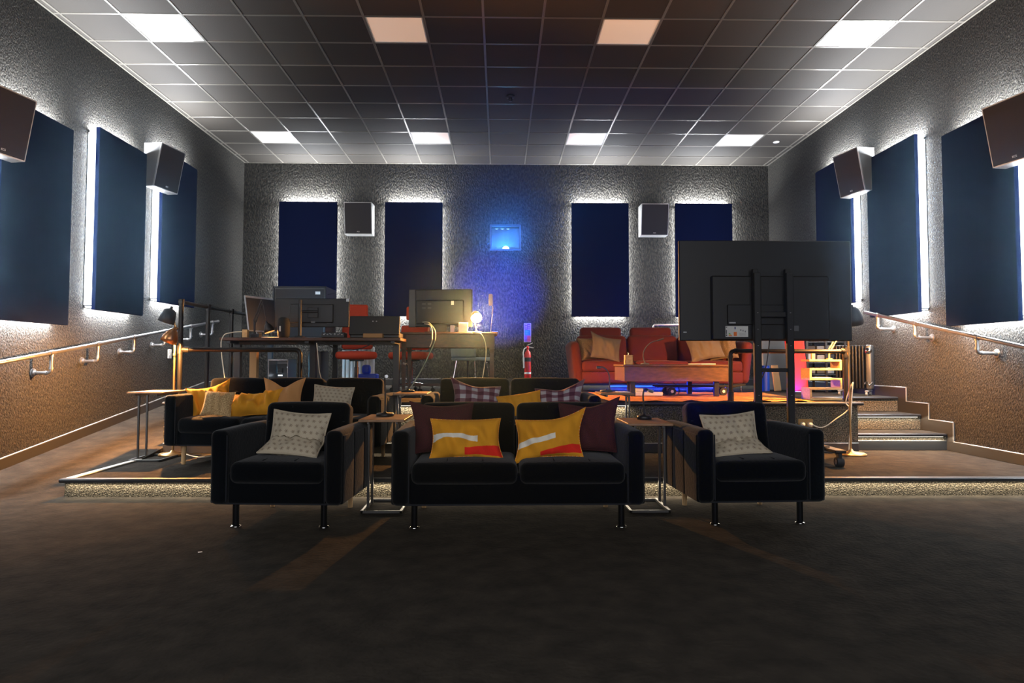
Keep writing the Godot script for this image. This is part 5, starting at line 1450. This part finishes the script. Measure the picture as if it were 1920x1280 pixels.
	single("red_panel", mb().box(Vector3(0, 0.62, 0), Vector3(0.24, 1.22, 0.06), 0.02, rot(-5, 0, 3)), mats.red_plain, "tall red panel leaning upright beside the equipment rack", "panel", Vector3(3.88, S + 0.008, -9.3), Vector3(0, -12, 0))
	single("foam_roll", mb().rod(Vector3(0, 0, 0), 0.055, 0.36, 24, 0.006), mats.blue_plastic, "short blue roll standing in front of the grey board", "roll", Vector3(3.72, S, -9.92))
	single("cardboard_sheet", mb().box(Vector3(0, 0.18, 0), Vector3(0.10, 0.36, 0.02), 0.003, rot(-8, 0, 4)), mats.cardboard, "brown cardboard strip leaning right of the blue roll", "cardboard", Vector3(3.86, S + 0.006, -9.9))
	t = thing("led_light", "small blue and pink floor light below the red panel", "light", Vector3(3.82, S, -9.08))
	part(t, "housing", mb().box(Vector3(0, 0.015, 0), Vector3(0.09, 0.03, 0.06), 0.004), mats.black)
	part(t, "led_face", mb().box(Vector3(0, 0.033, -0.005), Vector3(0.07, 0.006, 0.035)), mats.blue_led, "glowing blue face")
	spot(Vector3(0, 0.045, -0.005), Vector3(0.05, 0.55, -1.0), Color(0.25, 0.15, 1.0), L.blue * 0.02, 0.02, 50.0, "led_beam", t)


func m_bolts(t: Node3D) -> void:
	var m := mb()
	for s in [-1.0, 1.0]:
		for y in [0.75, 1.2, 1.35, 1.5]:
			m.rod(Vector3(s * 0.15, y, 0.1), 0.006, 0.004, 8, 0.001)
	part(t, "bolts", m, mats.silver)


func make_wall_things() -> void:
	single("paper_scrap", mb().box(Vector3(0, 0.001, 0), Vector3(0.022, 0.002, 0.014)), mats.paper, "tiny white scrap of paper lying on the front carpet", "paper", Vector3(-1.66, 0, -4.02), Vector3(0, 25, 0))
	# fire extinguisher hanging on the back wall
	var t := thing("fire_extinguisher", "red fire extinguisher with white side hose on the back wall", "fire extinguisher", Vector3(0.475, 0.72, ZB + 0.1))
	part(t, "cylinder", mb().lathe([Vector2(0, 0), Vector2(0.05, 0.0), Vector2(0.056, 0.012), Vector2(0.056, 0.44), Vector2(0.046, 0.49), Vector2(0.02, 0.52), Vector2(0.018, 0.55), Vector2(0, 0.55)], 28), mats.red_gloss)
	part(t, "label", mb().lathe([Vector2(0.0565, 0.33), Vector2(0.0568, 0.40)], 28), mats.black, "black label band")
	part(t, "band", mb().lathe([Vector2(0.0565, 0.12), Vector2(0.0568, 0.15)], 28), mats.white, "white band")
	part(t, "valve", mb().lathe([Vector2(0.018, 0.54), Vector2(0.024, 0.55), Vector2(0.022, 0.59), Vector2(0, 0.6)], 16), mats.red_gloss)
	part(t, "handle", mb().box(Vector3(0.05, 0.575, 0), Vector3(0.11, 0.012, 0.018), 0.003, rot(0, 0, -12)).box(Vector3(0.04, 0.63, 0), Vector3(0.1, 0.01, 0.018), 0.003, rot(0, 0, 24)), mats.silver)
	part(t, "hose", mb().tube([Vector3(-0.02, 0.57, 0.01), Vector3(-0.06, 0.55, 0.02), Vector3(-0.08, 0.48, 0.03), Vector3(-0.072, 0.4, 0.035), Vector3(-0.066, 0.24, 0.035)], 0.01, 8).tube([Vector3(-0.072, 0.4, 0.035), Vector3(-0.064, 0.22, 0.035)], 0.016, 10), mats.enamel, "pale hose and horn")
	part(t, "wall_bracket", mb().box(Vector3(0, 0.36, -0.07), Vector3(0.06, 0.1, 0.06), 0.004).box(Vector3(0, 0.02, -0.05), Vector3(0.06, 0.02, 0.1), 0.003), mats.black)
	t = thing("safety_notice", "narrow safety notice with violet, teal and red fields above fire extinguisher", "notice", Vector3(0.475, 1.55, ZB + 0.004))
	var q := mb()
	q.quad(Vector3(-0.058, -0.16, 0.005), Vector3(0.058, -0.16, 0.005), Vector3(0.058, 0.16, 0.005), Vector3(-0.058, 0.16, 0.005))
	part(t, "print", q, mats.notice_print)
	part(t, "plate", mb().box(Vector3(0, 0, 0.001), Vector3(0.122, 0.326, 0.006), 0.001), mats.white)
	t = thing("light_switch", "small white switch on left wall below the handrail", "switch", Vector3(XL, 1.15, -9.64), Vector3(0, 90, 0))
	part(t, "plate", mb().box(Vector3(0, 0, 0.008), Vector3(0.09, 0.12, 0.012), 0.003), mats.white)
	part(t, "rocker", mb().box(Vector3(0, 0, 0.016), Vector3(0.03, 0.05, 0.008), 0.002), mats.enamel)
	var hr := thing("handrail", "short steel pipe rail on back wall behind the red sofa", "handrail")
	part(hr, "rail", mb().tube([Vector3(2.64, 1.58, ZB + 0.02)] + elbow(Vector3(2.64, 1.58, ZB), Vector3(2.64, 1.58, ZB + 0.12), Vector3(2.64, 1.68, ZB + 0.12), 0.03) + elbow(Vector3(2.64, 1.58, ZB + 0.12), Vector3(2.64, 1.68, ZB + 0.12), Vector3(3.6, 1.68, ZB + 0.12), 0.04) + [Vector3(3.6, 1.68, ZB + 0.12)], 0.02, 10), mats.pipe)
	part(hr, "flange", mb().lathe([Vector2(0, 0), Vector2(0.043, 0), Vector2(0.043, 0.009), Vector2(0.026, 0.013), Vector2(0.024, 0.03), Vector2(0, 0.03)], 18, Transform3D(rot(90, 0, 0), Vector3(2.64, 1.58, ZB)), false), mats.pipe)
	# projector in its booth
	t = thing("projector", "projector with dazzling blue-white lens inside the back wall port", "projector", Vector3(0.14, 2.41, ZB - 0.75))
	part(t, "body", mb().soft(Vector3(0, 0.62, 0), Vector3(0.44, 0.2, 0.5), 0.03), mats.grey_plastic)
	part(t, "pedestal", mb().box(Vector3(0, 0.26, 0), Vector3(0.3, 0.52, 0.3), 0.01), mats.black)
	part(t, "lens_barrel", mb().lathe([Vector2(0.08, 0.0), Vector2(0.08, 0.17), Vector2(0.066, 0.18), Vector2(0.064, 0.12), Vector2(0, 0.12)], 28, Transform3D(rot(90, 0, 0), Vector3(-0.04, 0.64, 0.24))), mats.black)
	part(t, "lens", mb().lathe([Vector2(0.062, 0.0), Vector2(0.045, 0.014), Vector2(0, 0.02)], 24, Transform3D(rot(90, 0, 0), Vector3(-0.04, 0.64, 0.385))), mats.lens, "dazzling blue-white lens")
	spot(Vector3(-0.04, 0.64, 0.44), Vector3(0, -0.05, 1), Color(0.3, 0.62, 1.0), L.projector, 0.03, 13.0, "projector_beam", t)
	for k in 3:
		var b := thing("booth_spotlight", ["leftmost", "middle", "rightmost"][k] + " of three small bluish lamps glowing in the projector port", "lamp", Vector3(-0.07 + k * 0.11, 3.60, ZB - 1.3), Vector3.ZERO, "small lamps in the projection booth")
		part(b, "rod", mb().rod(Vector3(0, 0.06, 0), 0.008, 0.44, 8), mats.black)
		part(b, "lamp_cup", mb().lathe([Vector2(0, 0.075), Vector2(0.02, 0.07), Vector2(0.036, 0.0), Vector2(0.033, 0.0), Vector2(0.018, 0.06), Vector2(0, 0.062)], 18), mats.silver)
		part(b, "bulb", mb().lathe([Vector2(0, -0.012), Vector2(0.02, -0.004), Vector2(0.026, 0.02), Vector2(0, 0.04)], 16), mats.booth_lamp, "glowing bulb")
		omni(Vector3(b.position.x, b.position.y + 0.005, b.position.z), Color(0.6, 0.8, 1.0), 0.05, 0.015, "booth_light")
